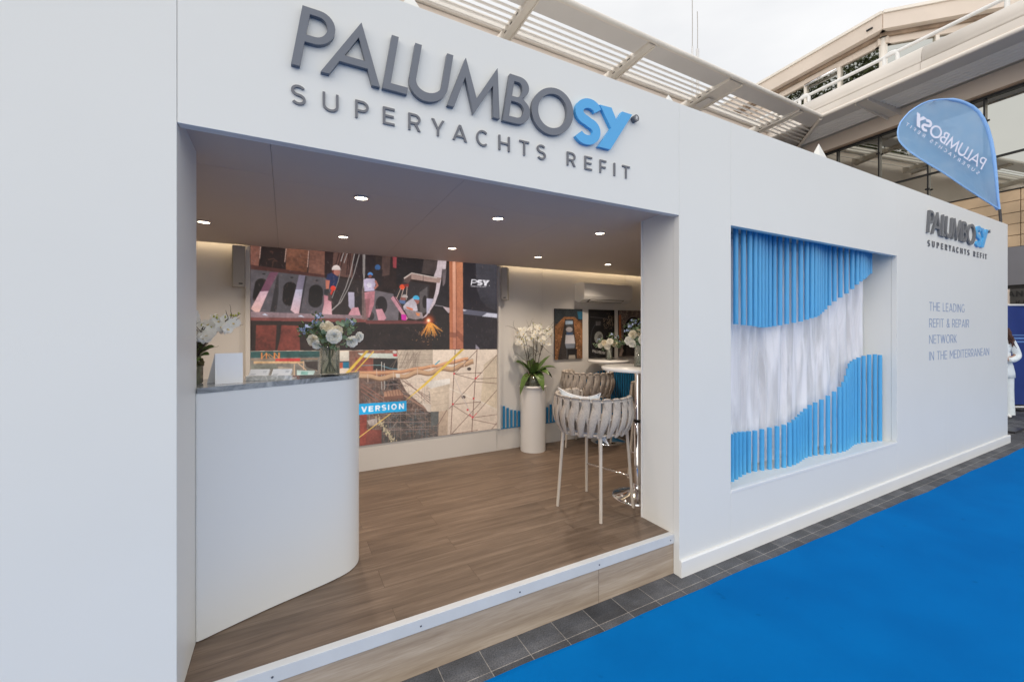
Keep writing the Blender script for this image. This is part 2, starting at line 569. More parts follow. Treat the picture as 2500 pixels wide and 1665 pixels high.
# ------------------------------------------------------------------ ground and carpet
def paver_mat():
    m, n, l, b = new_mat('stone_pavers')
    tc = n.new('ShaderNodeTexCoord')
    mp = n.new('ShaderNodeMapping')
    mp.inputs['Location'].default_value = (-0.627 + 0.2135 * 3, -1.763 + 0.2135 * 9, 0)
    l.new(tc.outputs['Object'], mp.inputs['Vector'])
    br = n.new('ShaderNodeTexBrick')
    br.offset = 0.0
    br.inputs['Scale'].default_value = 1.0
    br.inputs['Brick Width'].default_value = 0.2135
    br.inputs['Row Height'].default_value = 0.2135
    br.inputs['Mortar Size'].default_value = 0.0022
    br.inputs['Mortar Smooth'].default_value = 0.3
    br.inputs['Color1'].default_value = (0.040, 0.043, 0.050, 1)
    br.inputs['Color2'].default_value = (0.088, 0.091, 0.100, 1)
    br.inputs['Mortar'].default_value = (0.26, 0.24, 0.22, 1)
    l.new(mp.outputs[0], br.inputs['Vector'])
    sp = n.new('ShaderNodeTexNoise')
    sp.inputs['Scale'].default_value = 150
    sp.inputs['Detail'].default_value = 6
    sp.inputs['Roughness'].default_value = 0.75
    l.new(tc.outputs['Object'], sp.inputs['Vector'])
    r1 = n.new('ShaderNodeMapRange')
    r1.inputs['From Min'].default_value, r1.inputs['From Max'].default_value = 0.3, 0.7
    r1.inputs['To Min'].default_value, r1.inputs['To Max'].default_value = 0.3, 2.0
    l.new(sp.outputs['Fac'], r1.inputs['Value'])
    bl = n.new('ShaderNodeTexNoise')
    bl.inputs['Scale'].default_value = 7
    bl.inputs['Detail'].default_value = 5
    l.new(tc.outputs['Object'], bl.inputs['Vector'])
    r2 = n.new('ShaderNodeMapRange')
    r2.inputs['From Min'].default_value, r2.inputs['From Max'].default_value = 0.3, 0.7
    r2.inputs['To Min'].default_value, r2.inputs['To Max'].default_value = 0.7, 1.4
    l.new(bl.outputs['Fac'], r2.inputs['Value'])
    mu = n.new('ShaderNodeMath')
    mu.operation = 'MULTIPLY'
    l.new(r1.outputs[0], mu.inputs[0])
    l.new(r2.outputs[0], mu.inputs[1])
    mx = n.new('ShaderNodeMixRGB')
    mx.blend_type = 'MULTIPLY'
    mx.inputs['Fac'].default_value = 1
    l.new(br.outputs['Color'], mx.inputs['Color1'])
    l.new(mu.outputs[0], mx.inputs['Color2'])
    l.new(mx.outputs[0], b.inputs['Base Color'])
    b.inputs['Roughness'].default_value = 0.62
    bp = n.new('ShaderNodeBump')
    bp.inputs['Strength'].default_value = 0.5
    bp.inputs['Distance'].default_value = 0.004
    l.new(sp.outputs['Fac'], bp.inputs['Height'])
    l.new(bp.outputs['Normal'], b.inputs['Normal'])
    return m

def carpet_mat():
    m, n, l, b = new_mat('blue_carpet')
    tc = n.new('ShaderNodeTexCoord')
    no = n.new('ShaderNodeTexNoise')
    no.inputs['Scale'].default_value = 1.6
    no.inputs['Detail'].default_value = 6
    l.new(tc.outputs['Object'], no.inputs['Vector'])
    cr = n.new('ShaderNodeValToRGB')
    cr.color_ramp.elements[0].position, cr.color_ramp.elements[1].position = 0.3, 0.7
    cr.color_ramp.elements[0].color = (0.001, 0.125, 0.40, 1)
    cr.color_ramp.elements[1].color = (0.001, 0.155, 0.47, 1)
    l.new(no.outputs['Fac'], cr.inputs['Fac'])
    # small dark scuffs
    vo = n.new('ShaderNodeTexNoise')
    vo.inputs['Scale'].default_value = 9
    vo.inputs['Detail'].default_value = 2
    l.new(tc.outputs['Object'], vo.inputs['Vector'])
    r = n.new('ShaderNodeMapRange')
    r.inputs['From Min'].default_value, r.inputs['From Max'].default_value = 0.70, 0.80
    r.inputs['To Min'].default_value, r.inputs['To Max'].default_value = 1.0, 0.7
    l.new(vo.outputs['Fac'], r.inputs['Value'])
    mx = n.new('ShaderNodeMixRGB')
    mx.blend_type = 'MULTIPLY'
    mx.inputs['Fac'].default_value = 1
    l.new(cr.outputs['Color'], mx.inputs['Color1'])
    l.new(r.outputs[0], mx.inputs['Color2'])
    l.new(mx.outputs[0], b.inputs['Base Color'])
    b.inputs['Roughness'].default_value = 1.0
    b.inputs['Specular IOR Level'].default_value = 0.05
    fz = n.new('ShaderNodeTexNoise')
    fz.inputs['Scale'].default_value = 420
    l.new(tc.outputs['Object'], fz.inputs['Vector'])
    bp = n.new('ShaderNodeBump')
    bp.inputs['Strength'].default_value = 0.35
    bp.inputs['Distance'].default_value = 0.004
    l.new(fz.outputs['Fac'], bp.inputs['Height'])
    l.new(bp.outputs['Normal'], b.inputs['Normal'])
    return m

M['pavers'], M['carpet'] = paver_mat(), carpet_mat()
g = MB()
g.add([(-300, -300, 0), (300, -300, 0), (300, 300, 0), (-300, 300, 0)], [(0, 1, 2, 3)])
structure(g.build('ground', M['pavers']))

def carpet_mesh():
    b = MB()
    rows = []
    xs = np.arange(-4.0, 26.01, 0.25)
    ys = np.concatenate([[-3.0, -2.0, -1.0, 0.0, 0.6], np.arange(0.9, 1.66, 0.25), [1.62]])
    for y in ys:
        rows.append([(x, y, 0.006 + 0.0004 * math.sin(x * 2.3 + y * 3.1) * math.sin(x * 0.9 - y * 1.7)) for x in xs])
    edge = [(x, 1.724 - 0.010 * min(5.0, max(0, x - .5)) + 0.004 * math.sin(x * 3.1) + 0.004 * math.sin(x * 7.7), 0.006 + 0.0004 * math.sin(x * 2.9)) for x in xs]
    rows.append(edge)
    rows.append([(x, y + 0.004, 0.0005) for x, y, z in edge])
    b.grid(rows, smooth=False)
    return b
car = carpet_mesh().build('carpet', M['carpet'])
tag(car, 'bright blue event carpet laid along the front of the white booth', 'carpet')

# ------------------------------------------------------------------ the booth
FY, TOP, LINT, FL = 1.86, 3.045, 2.325, 0.256          # facade plane, wall top, lintel, floor level
OX0, OX1 = -0.341, 2.2245                              # opening
NX0, NX1, NZ0, NZ1 = 2.752, 5.385, 0.455, 2.322        # display niche
EX = 8.87                                              # right end of the facade
BY = 4.12                                              # inner back wall
JY = 2.19                                              # back of the jambs
booth = thing('exhibition_booth', 'white panelled trade show booth with wide open front and wood floor', 'booth', (OX0, FY, 0))
def bp(name, mb, m, bevel=0.0, parent=None, **k):
    return mb.build(name, m, parent or booth, bevel=bevel, **k)
g_ = 0.0007
T = 0.045
for (x0, x1, z0, z1) in [(-3.6, OX0 - g_, 0, TOP), (OX0 + g_, OX1 - g_, LINT, TOP), (OX1 + g_, NX0 - g_, 0, TOP),
                         (NX0 + g_, NX1 - g_, NZ1, TOP), (NX0 + g_, NX1 - g_, 0, NZ0), (NX1 + g_, 6.703 - g_, 0, TOP),
                         (6.703 + g_, 8.301 - g_, 0, TOP), (8.301 + g_, EX, 0, TOP)]:
    bp('wall_panel', MB().box(x0, x1, FY, FY + T, z0, z1), M['white_panel'], 0.0012)
# linings of the opening, set 2 mm behind the panels
b = MB()
b.box(OX0 - 0.04, OX0 - 0.002, FY + T + 0.002, 2.235, 0, LINT + 0.18)
bp('jamb', b, M['white_panel'], 0.001)
b = MB()
b.box(OX1 + 0.002, OX1 + 0.30, FY + T + 0.002, JY - 0.014, 0, LINT + 0.18)
bp('jamb', b, M['white_panel'], 0.001)
bp('corner_trim', MB().box(OX1 - 0.002, OX1 + 0.02, JY - 0.012, JY, FL, LINT + 0.18), M['white_trim'], 0.001)
# header behind the fascia, and backing wall from the opening to the right end
b = MB()
b.box(-3.6, EX - 0.05, FY + T + 0.002, FY + 0.12, LINT + 0.19, TOP - 0.004)
bp('header_beam', b, M['white_panel'])
# niche: back, sides, sill, head
b = MB()
ny0, ny1 = FY + T + 0.002, 2.135
b.box(NX0 - 0.05, NX1 + 0.05, ny1, ny1 + 0.02, NZ0 - 0.06, NZ1 + 0.11)
b.box(NX0 - 0.04, NX0 - 0.002, ny0, ny1 - 0.001, NZ0 - 0.05, NZ1 + 0.10)
b.box(NX1 + 0.002, NX1 + 0.04, ny0, ny1 - 0.001, NZ0 - 0.05, NZ1 + 0.10)
b.box(NX0 - 0.001, NX1 + 0.001, ny0, ny1 - 0.001, NZ0 - 0.05, NZ0 - 0.002)
b.box(NX0 - 0.001, NX1 + 0.001, ny0, ny1 - 0.001, NZ1 + 0.075, NZ1 + 0.10)
bp('window_niche', b, M['white_panel'], 0.001)
b = MB()
b.box(NX0 + 0.001, NX1 - 0.001, FY - 0.004, FY + 0.030, NZ0 - 0.016, NZ0 + 0.004)
bp('niche_sill', b, M['white_trim'], 0.003)
# skirting of the facade
b = MB()
b.add([(OX1 + 0.0007, FY - 0.018, 0.0), (OX1 + 0.0007, FY - 0.018, 0.100), (OX1 + 0.0007, FY - 0.012, 0.107), (OX1 + 0.0007, FY - 0.001, 0.107), (OX1 + 0.0007, FY - 0.001, 0.0),
       (EX + 0.05, FY - 0.018, 0.0), (EX + 0.05, FY - 0.018, 0.100), (EX + 0.05, FY - 0.012, 0.107), (EX + 0.05, FY - 0.001, 0.107), (EX + 0.05, FY - 0.001, 0.0)],
      [(0, 1, 6, 5), (1, 2, 7, 6), (2, 3, 8, 7), (3, 4, 9, 8), (4, 3, 2, 1, 0), (5, 6, 7, 8, 9)])
bp('skirting', b, M['white_trim'])
# right flank and the outer shell, a roof over everything
b = MB()
b.box(EX - 0.045, EX, FY + T + 0.001, 7.60, 0, TOP)
bp('side_wall', b, M['white_panel'], 0.0015)
bp('side_wall', MB().box(-3.6, -3.55, FY + T + 0.001, 7.60, 0, TOP), M['white_panel'])
bp('roof', MB().box(-3.54, EX - 0.05, FY + 0.13, 7.60, 2.86, 2.92), M['white_panel'])  # rear stretch is added, out of view, to bounce sky light under the canopies
bp('rear_panel', MB().box(-3.54, EX - 0.05, 7.55, 7.60, 0, 2.85), M['white_panel'])
# small white peaks of the roof structure above the wall top
for (x, h, w) in [(4.27, 0.235, 0.12), (0.53, 0.185, 0.11), (2.32, 0.165, 0.10)]:
    b = MB()
    b.add([(x - w, FY + 0.10, TOP - 0.02), (x + w, FY + 0.10, TOP - 0.02), (x + w, FY + 0.24, TOP - 0.02), (x - w, FY + 0.24, TOP - 0.02), (x, FY + 0.17, TOP + h)],
          [(0, 1, 4), (1, 2, 4), (2, 3, 4), (3, 0, 4), (3, 2, 1, 0)])
    bp('roof_peak', b, M['white_panel'])
# floor, nosing, riser
def floor_mesh():
    b = MB()
    b.box(-1.5, 5.6, 1.94, BY + 0.02, FL - 0.05, FL)
    return b
bp('floor', floor_mesh(), M['floor_wood'])
b = MB()
b.box(OX0, OX1, 1.899, 1.9385, 0.200, FL + 0.002)
nose = bp('threshold_strip', b, M['nosing'], 0.002)
for x in (0.545, 1.07, 1.60, 2.19, -0.05):
    s = MB()
    s.ball((x, 1.8985, 0.226), 0.0048, 0.0022, 0.0048, 10, 6)
    bp('screw', s, M['screw'], parent=nose)
bp('step_riser', MB().box(OX0, OX1, 1.905, 1.935, 0, 0.1995), M['riser_wood'])
# inner walls: left, right, back
b = MB()
b.box(-1.54, -1.5, 2.24, BY, 0, 2.5)
bp('inner_wall', b, M['inner_wall'])
b = MB()
b.box(5.6, 5.64, 2.19, BY, 0, 2.5)
bp('inner_wall', b, M['inner_wall'])
b = MB()
b.box(OX1 + 0.31, 5.60, JY - 0.03, JY - 0.01, FL, 2.5)
bp('inner_wall', b, M['inner_wall'])
b = MB()
b.box(-1.5, OX0 - 0.045, 2.21, 2.234, FL, 2.5)
bp('inner_wall', b, M['inner_wall'])
for (x0, x1) in [(-1.5, -0.2675), (-0.2665, 2.0295), (2.0315, 2.618), (2.6195, 3.9), (3.9015, 5.6)]:
    b = MB()
    if x0 > -0.3 and x1 < 2.03:
        b.box(x0, x1, BY, BY + 0.04, FL, 0.4985)
    else:
        b.box(x0, x1, BY, BY + 0.04, FL, 2.42)
    bp('inner_wall', b, M['inner_wall'], 0.0008)
# ceiling panels, falling gently to the back
def ceil_z(y):
    return 2.372 - (y - 1.92) * 0.0446
CE = 4.045
xs = [-1.5, -0.06, 0.81, 1.70, 2.60, 3.50, 5.6]
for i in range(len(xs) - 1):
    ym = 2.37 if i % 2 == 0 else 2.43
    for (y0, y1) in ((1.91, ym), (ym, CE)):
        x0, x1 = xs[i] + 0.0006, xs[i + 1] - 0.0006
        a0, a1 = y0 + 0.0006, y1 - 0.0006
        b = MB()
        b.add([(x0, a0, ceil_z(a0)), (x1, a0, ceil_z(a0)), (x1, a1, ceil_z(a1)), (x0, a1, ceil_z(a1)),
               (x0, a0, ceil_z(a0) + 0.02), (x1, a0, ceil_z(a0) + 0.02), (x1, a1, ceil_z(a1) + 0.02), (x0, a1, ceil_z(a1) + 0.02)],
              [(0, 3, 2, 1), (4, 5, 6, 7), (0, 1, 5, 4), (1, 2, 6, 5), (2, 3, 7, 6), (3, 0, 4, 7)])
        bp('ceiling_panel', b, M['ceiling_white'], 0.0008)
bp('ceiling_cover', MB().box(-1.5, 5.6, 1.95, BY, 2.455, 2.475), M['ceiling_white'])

# cove light along the top of the back wall
def led(x0, x1, label):
    b = MB()
    b.box(x0, x1, CE + 0.012, CE + 0.022, ceil_z(CE) + 0.012, ceil_z(CE) + 0.026)
    o = b.build('led_strip', M['led'])
    tag(o, label, 'light strip', 'warm cove lights at the top of the back wall')
led(-1.45, -0.31, 'warm light strip glowing above the left loudspeaker and orchid')
led(2.10, 5.5, 'warm light strip glowing above the pictures and the air conditioner')

# downlights
def downlight(x, y, first=None, label=''):
    z = ceil_z(y)
    t = thing('ceiling_light', label, 'ceiling light', (x, y, z), 0, 'round recessed ceiling lights')
    b = MB()
    b.lathe([(0.043, -0.0015), (0.043, -0.004), (0.036, -0.006), (0.033, -0.003), (0.033, 0.0)], 28)
    b.build('trim_ring', M['chrome'], t, world=False)
    b = MB()
    b.lathe([(0.0001, -0.0035), (0.02, -0.0035), (0.0325, -0.0025)], 24, smooth=False)
    b.build('lens', M['lamp_lens'], t, world=False)
    ld = bpy.data.lights.new('lamp', 'SPOT')
    ld.energy = 15.0 if y < 3 else 42.0
    ld.color = (1.0, 0.83, 0.66)
    ld.spot_size = R_(126)
    ld.spot_blend = 0.9
    ld.shadow_soft_size = 0.03
    lo = bpy.data.objects.new('lamp', ld)
    COL.objects.link(lo)
    lo.parent = t
    lo.location = (0, 0, -0.012)
    return t
DL = [(0.376, 2.52, 'recessed ceiling light nearest the viewer, above the end of the counter'),
      (1.263, 2.545, 'recessed ceiling light between the lettering and the video wall, middle of the front row'),
      (2.162, 2.56, 'recessed ceiling light just left of the right jamb, above the front bar stool'),
      (-0.485, 3.42, 'recessed ceiling light beside the left jamb above the left loudspeaker'),
      (0.384, 3.457, 'recessed ceiling light above the left half of the video wall'),
      (1.283, 3.49, 'recessed ceiling light above the orange beam on the video wall'),
      (2.184, 3.51, 'recessed ceiling light above the orchid pedestal'),
      (3.106, 3.545, 'recessed ceiling light in front of the air conditioner')]
for x, y, lb in DL:
    downlight(x, y, None, lb)
# ------------------------------------------------------------------ lettering
def arc(cx, cy, rx, ry, a0, a1, n=14):
    return [(cx + rx * math.cos(R_(a0 + (a1 - a0) * i / n)), cy + ry * math.sin(R_(a0 + (a1 - a0) * i / n))) for i in range(n + 1)]
def stroke(path, t):
    """outline of an open path of even width"""
    L, Rr = [], []
    n = len(path)
    for i, p in enumerate(path):
        a = Vector(path[max(i - 1, 0)])
        c = Vector(path[min(i + 1, n - 1)])
        b = Vector(p)
        d1 = (b - a).normalized() if i > 0 else (c - b).normalized()
        d2 = (c - b).normalized() if i < n - 1 else d1
        d = (d1 + d2).normalized()
        nn = Vector((-d.y, d.x))
        k = t / 2 / max(0.35, nn.dot(Vector((-d1.y, d1.x))))
        L.append(tuple(b + nn * k))
        Rr.append(tuple(b - nn * k))
    return L + Rr[::-1]
def glyph(ch, t=0.13, w=None):
    """cap height 1; returns (loops, width)"""
    W = {'S': .66, 'U': .77, 'P': .69, 'E': .62, 'R': .71, 'Y': .78, 'A': .88, 'C': .80, 'H': .78, 'T': .72, 'F': .60, 'I': t, 'L': .56, 'D': .78,
         'G': .82, 'N': .80, 'W': 1.22, 'O': .92, 'K': .72, 'M': .95, 'V': .82, 'B': .68, '&': .74, ' ': .34, '.': t}[ch] if w is None else w
    if ch == ' ':
        return [], W
    if ch == '.':
        return [[(0, 0), (W, 0), (W, t), (0, t)]], W
    if ch == 'I':
        return [[(0, 0), (t, 0), (t, 1), (0, 1)]], t
    if ch == 'L':
        return [[(0, 0), (W, 0), (W, t), (t, t), (t, 1), (0, 1)]], W
    if ch == 'E':
        m = .5
        return [[(0, 0), (W, 0), (W, t), (t, t), (t, m - t / 2), (W * .92, m - t / 2), (W * .92, m + t / 2), (t, m + t / 2), (t, 1 - t), (W, 1 - t), (W, 1), (0, 1)]], W
    if ch == 'F':
        m = .46
        return [[(0, 0), (t, 0), (t, m - t / 2), (W * .92, m - t / 2), (W * .92, m + t / 2), (t, m + t / 2), (t, 1 - t), (W, 1 - t), (W, 1), (0, 1)]], W
    if ch == 'T':
        c = W / 2
        return [[(c - t / 2, 0), (c + t / 2, 0), (c + t / 2, 1 - t), (W, 1 - t), (W, 1), (0, 1), (0, 1 - t), (c - t / 2, 1 - t)]], W
    if ch == 'H':
        return [[(0, 0), (t, 0), (t, .5 - t / 2), (W - t, .5 - t / 2), (W - t, 0), (W, 0), (W, 1), (W - t, 1), (W - t, .5 + t / 2), (t, .5 + t / 2), (t, 1), (0, 1)]], W
    if ch in 'VA':
        tx = t * math.sqrt(1 + (W / 2) ** 2)
        h = (W / 2 - tx) / (W / 2 - tx / 2)
        V = [(0, 1), (tx, 1), (W / 2, 1 - h), (W - tx, 1), (W, 1), (W / 2 + tx / 2, 0), (W / 2 - tx / 2, 0)]
        if ch == 'V':
            return [V], W
        s = (W / 2 - tx / 2)
        b0, b1 = .22, .22 + t * .95
        ix = lambda y: tx + s * y
        return [[(0, 0), (tx, 0), (ix(b0), b0), (W - ix(b0), b0), (W - tx, 0), (W, 0), (W / 2 + tx / 2, 1), (W / 2 - tx / 2, 1)],
                [(ix(b1), b1), (W - ix(b1), b1), (W / 2, h)]], W
    if ch == 'Y':
        c, tx = W / 2, t * 1.25
        return [[(0, 1), (tx, 1), (c, .52), (W - tx, 1), (W, 1), (c + t / 2, .38), (c + t / 2, 0), (c - t / 2, 0), (c - t / 2, .38)]], W
    if ch == 'N':
        d = t * .95
        return [[(0, 0), (t, 0), (t, 1 - (t) / (W - d) * 1.0 - .02), (W - d, 0), (W, 0), (W, 1), (W - t, 1), (W - t, 1 - (W - t - d) / (W - d) + .02), (d, 1), (0, 1)]], W
    if ch == 'M':
        c, m = W / 2, .30
        th = t * 1.35
        return [[(0, 0), (t, 0), (t, 1 - th * 1.25), (c, m - th * .35), (W - t, 1 - th * 1.25), (W - t, 0), (W, 0), (W, 1), (W - t * .9, 1), (c, m + th * .85), (t * .9, 1), (0, 1)]], W
    if ch == 'W':
        tx = t * 1.06
        q = W / 4
        f = lambda x0, x1, y: x0 + (x1 - x0) * y
        return [[(0, 1), (tx, 1), (q + tx * .5 - tx * .42 + .01, .26), (2 * q - tx / 2, 1), (2 * q + tx / 2, 1), (3 * q + tx * .42 - tx * .5 - .01, .26), (W - tx, 1), (W, 1),
                 (3 * q + tx / 2, 0), (3 * q - tx / 2, 0), (2 * q, .72), (q + tx / 2, 0), (q - tx / 2, 0)]], W
    if ch == 'K':
        return [[(0, 0), (t, 0), (t, .28), (t + .14, .42), (W - t * 1.25, 0), (W, 0), (t + .22, .52), (W - .03, 1), (W - t * 1.4, 1), (t, .45), (t, 1), (0, 1)]], W
    if ch == 'O':
        return [arc(W / 2, .5, W / 2, .52, 0, 360, 40)[:-1], arc(W / 2, .5, W / 2 - t, .52 - t, 0, 360, 40)[:-1]], W
    if ch == 'C':
        return [stroke(arc(W * .54, .5, W * .54 - t / 2, .52 - t / 2, 47, 313, 30), t)], W
    if ch == 'G':
        p = arc(W * .52, .5, W * .52 - t / 2, .52 - t / 2, 47, 318, 30)
        e = p[-1]
        return [stroke(p + [(e[0] + .02, e[1] + .05), (e[0] + .02, .47)], t)], W
    if ch == 'S':
        ry = (1.04 - t) / 4
        rx = (W - t) / 2
        up = arc(W / 2, 1.02 - t / 2 - ry, rx, ry, 32, 270, 20)
        lo = arc(W / 2, -.02 + t / 2 + ry, rx, ry, 90, -148, 20)
        return [stroke(up[:-1] + lo[1:], t)], W
    if ch == 'U':
        r = (W) / 2
        return [[(0, 1)] + [(0, r * .9)] + arc(r, r * .88, r, r * .9, 180, 360, 20) + [(W, 1), (W - t, 1), (W - t, r * .88)] + arc(r, r * .88, r - t, r * .9 - t, 360, 180, 20) + [(t, 1)]], W
    if ch == 'D':
        r = .5
        return [[(0, 0), (W - .48, 0)] + arc(W - .48, .5, .48, .5, -90, 90, 20) + [(0, 1)],
                [(t, t), (W - .48, t)] + arc(W - .48, .5, .48 - t, .5 - t, -90, 90, 20) + [(t, 1 - t)]], W
    if ch in 'PR':
        y0 = .36 if ch == 'P' else .37
        cy, ry = (1 + y0) / 2, (1 - y0) / 2
        bx = W - ry - .02
        bowl = arc(bx, cy, W - bx, ry, 90, -90, 18)
        hole = [(t, 1 - t)] + arc(bx, cy, W - bx - t, ry - t, 90, -90, 18) + [(t, y0 + t)]
        if ch == 'P':
            return [[(0, 0), (0, 1)] + bowl + [(t, y0), (t, 0)], hole], W
        return [[(0, 0), (0, 1)] + bowl[:-1] + [(bx + .12, y0 + .01), (W, 0), (W - t * 1.2, 0), (bx - .02, y0), (t, y0), (t, 0)], hole], W
    if ch == 'B':
        return [[(0, 0), (0, 1)] + arc(W - .30, .755, .26, .245, 90, -80, 14) + arc(W - .29, .265, .29, .265, 80, -90, 14),
                [(t, 1 - t)] + arc(W - .30, .755, .26 - t, .245 - t, 90, -90, 14) + [(t, .51 + t * .45)],
                [(t, .53 - t * .55)] + arc(W - .29, .265, .29 - t, .265 - t, 90, -90, 14) + [(t, t)]], W
    if ch == '&':
        p = [(W, .0), (.24, .62)] + arc(.36, .80, .17, .17, 200, -20, 12)[0:] + [(.47, .62), (.12, .40)] + arc(.29, .24, .27, .22, 150, 330, 14) + [(W * .98, .46)]
        a = stroke([(W - .02, 0), (.22, .68)] + arc(.36, .82, .165, .165, 205, -45, 14) + [(.30, .50)], t)
        b = stroke([(.30, .50)] + arc(.29, .245, .24, .215, 110, 335, 16) + [(W - .04, .47)], t)
        return [a, ('layer', b)], W
    raise KeyError(ch)

def letter_mesh(name, loops, depth, place, m, parent):
    """loops in letter units; place(x, y) -> (x, y) in sign units; extruded to a solid"""
    layers = [[]]
    for lp in loops:
        if isinstance(lp, tuple) and lp[0] == 'layer':
            layers.append([lp[1]])
        else:
            layers[-1].append(lp)
    bmv, bmf = [], []
    for li, lay in enumerate(layers):
        cu = bpy.data.curves.new('tmp', 'CURVE')
        cu.dimensions = '2D'
        cu.fill_mode = 'BOTH'
        cu.extrude = depth / 2
        for lp in lay:
            sp = cu.splines.new('POLY')
            sp.points.add(len(lp) - 1)
            for i, (x, y) in enumerate(lp):
                px, py = place(x, y)
                sp.points[i].co = (px, py, 0, 1)
            sp.use_cyclic_u = True
        ob = bpy.data.objects.new('tmp', cu)
        COL.objects.link(ob)
        bpy.context.view_layer.update()
        dg = bpy.context.evaluated_depsgraph_get()
        me = bpy.data.meshes.new_from_object(ob.evaluated_get(dg))
        o = len(bmv)
        zoff = depth / 2 + li * 0.0004
        bmv += [(v.co.x, -(v.co.z + zoff), v.co.y) for v in me.vertices]
        bmf += [tuple(i + o for i in p.vertices) for p in me.polygons]
        bpy.data.objects.remove(ob)
        bpy.data.curves.remove(cu)
        bpy.data.meshes.remove(me)
    me = bpy.data.meshes.new(name)
    me.from_pydata(bmv, [], bmf)
    me.materials.append(m)
    b = bmesh.new()
    b.from_mesh(me)
    bmesh.ops.remove_doubles(b, verts=b.verts, dist=1e-6)
    bmesh.ops.recalc_face_normals(b, faces=b.faces)
    b.to_mesh(me)
    b.free()
    o = bpy.data.objects.new(name, me)
    COL.objects.link(o)
    o.parent = parent
    return o

# the company's name, traced upright and then leant over (k); origin at the foot of the P
K_ = 0.165
def logo_loops():
    L = {}
    x0 = 0.0145
    L['P'] = [[(.0145, 0), (.0145, .236), (.075, .236)] + arc(.075, .168, .0667, .068, 90, -90, 16) + [(.0445, .100), (.0445, 0)],
              [(.0445, .211), (.075, .211)] + arc(.075, .1695, .0385, .0415, 90, -90, 16) + [(.0445, .128)]]
    L['A'] = [[(.117, 0), (.148, 0), (.1755, .062), (.2835, .062), (.311, 0), (.343, 0), (.2300, .243), (.2285, .243)],
              [(.1895, .091), (.2695, .091), (.2295, .180)]]
    L['L'] = [[(.353, 0), (.456, 0), (.456, .0295), (.3825, .0295), (.3825, .2345), (.353, .2345)]]
    L['U'] = [[(.4535, .233), (.4535, .075)] + arc(.541, .079, .0875, .087, 180, 360, 18) + [(.6285, .233), (.5990, .233), (.5990, .079)] +
              arc(.541, .079, .058, .0475, 360, 180, 18) + [(.4830, .233)]]
    L['M'] = [[(.638, 0), (.6875, .240), (.6885, .240), (.771, .067), (.8505, .240), (.8515, .240), (.902, 0), (.868, 0), (.842, .150), (.7685, -.008), (.7675, -.008), (.700, .152), (.670, 0)]]
    L['B'] = [[(.919, -.002), (.919, .234), (.976, .234)] + arc(.976, .180, .060, .054, 80, -60, 12) + arc(.990, .062, .072, .064, 62, -90, 14),
              [(.9485, .205), (.972, .205)] + arc(.972, .1670, .0285, .038, 80, -80, 12) + [(.9485, .129)],
              [(.9485, .104), (.985, .104)] + arc(.985, .0655, .040, .0375, 80, -80, 12) + [(.9485, .0275)]]
    L['O'] = [arc(1.192, .112, .127, .1235, 0, 360, 48)[:-1], arc(1.1905, .114, .0885, .0895, 0, 360, 48)[:-1]]
    up = arc(1.416, .1655, .063, .048, 22, 262, 18)
    lo = arc(1.424, .0605, .063, .048, 82, -150, 18)
    L['S'] = [stroke(up + lo, .052)]
    L['Y'] = [[(1.4825, .225), (1.566, .229), (1.612, .166), (1.645, .227), (1.7215, .227), (1.596, -.007), (1.508, -.008), (1.581, .114)]]
    return L
LOGO = logo_loops()
TAG = [('S', .015, .067), ('U', .128, .188), ('P', .253, .307), ('E', .366, .416), ('R', .476, .531), ('Y', .582, .644), ('A', .684, .756), ('C', .804, .867), ('H', .924, .987),
       ('T', 1.043, 1.099), ('S', 1.147, 1.202), ('R', 1.338, 1.395), ('E', 1.458, 1.510), ('F', 1.566, 1.613), ('I', 1.670, 1.681), ('T', 1.735, 1.794)]

def fascia_sign(label, x, z, sx, s, depth, mg, mb_, ms, tag_t, tx, tsx, tz, th):
    t = thing('lettering_sign', label, 'sign', (x, FY - 0.0005, z), 0)
    for ch in 'PALUMBOSY':
        letter_mesh('letter', LOGO[ch], depth, lambda a, b: ((a + K_ * b) * sx, b * s), mb_ if ch in 'SY' else mg, t)
    for ch, a0, a1 in TAG:
        lp, w = glyph(ch, tag_t)
        letter_mesh('letter', lp, 0.007, lambda a, b, a0=a0, a1=a1, w=w: (tx - x + (a0 + a * (a1 - a0) / w) * tsx, tz - z + b * th), ms, t)
    disc = arc(1.7855, .2115, .0195, .0195, 0, 360, 22)[:-1]
    d = letter_mesh('registered_mark', [disc], depth * 1.4, lambda a, b: (a * sx, b * s), M['dark_letter'], t)
    lp, w = glyph('R', .16)
    e = letter_mesh('letter', lp, 0.001, lambda a, b: ((1.7785 + a * .019) * sx, (.2015 + b * .02) * s), M['white_trim'], d)
    e.location = (0, -depth * 1.4 - 0.0002, 0)
    return t
fascia_sign('large grey and sky blue raised lettering above the wide booth opening', 0.0, 2.627, 1.022, 1.022, 0.021, M['grey_letter'], M['blue_letter'], M['grey_small'], .125, 0.0, 1.0, 2.4825, .0745)
fascia_sign('second, far raised grey and blue lettering near the right end of the booth wall', 6.068, 2.630, 1.094, 1.045, 0.021, M['dark_letter'], M['blue_letter'], M['dark_letter'], .18, 6.11, 1.05, 2.489, .067)

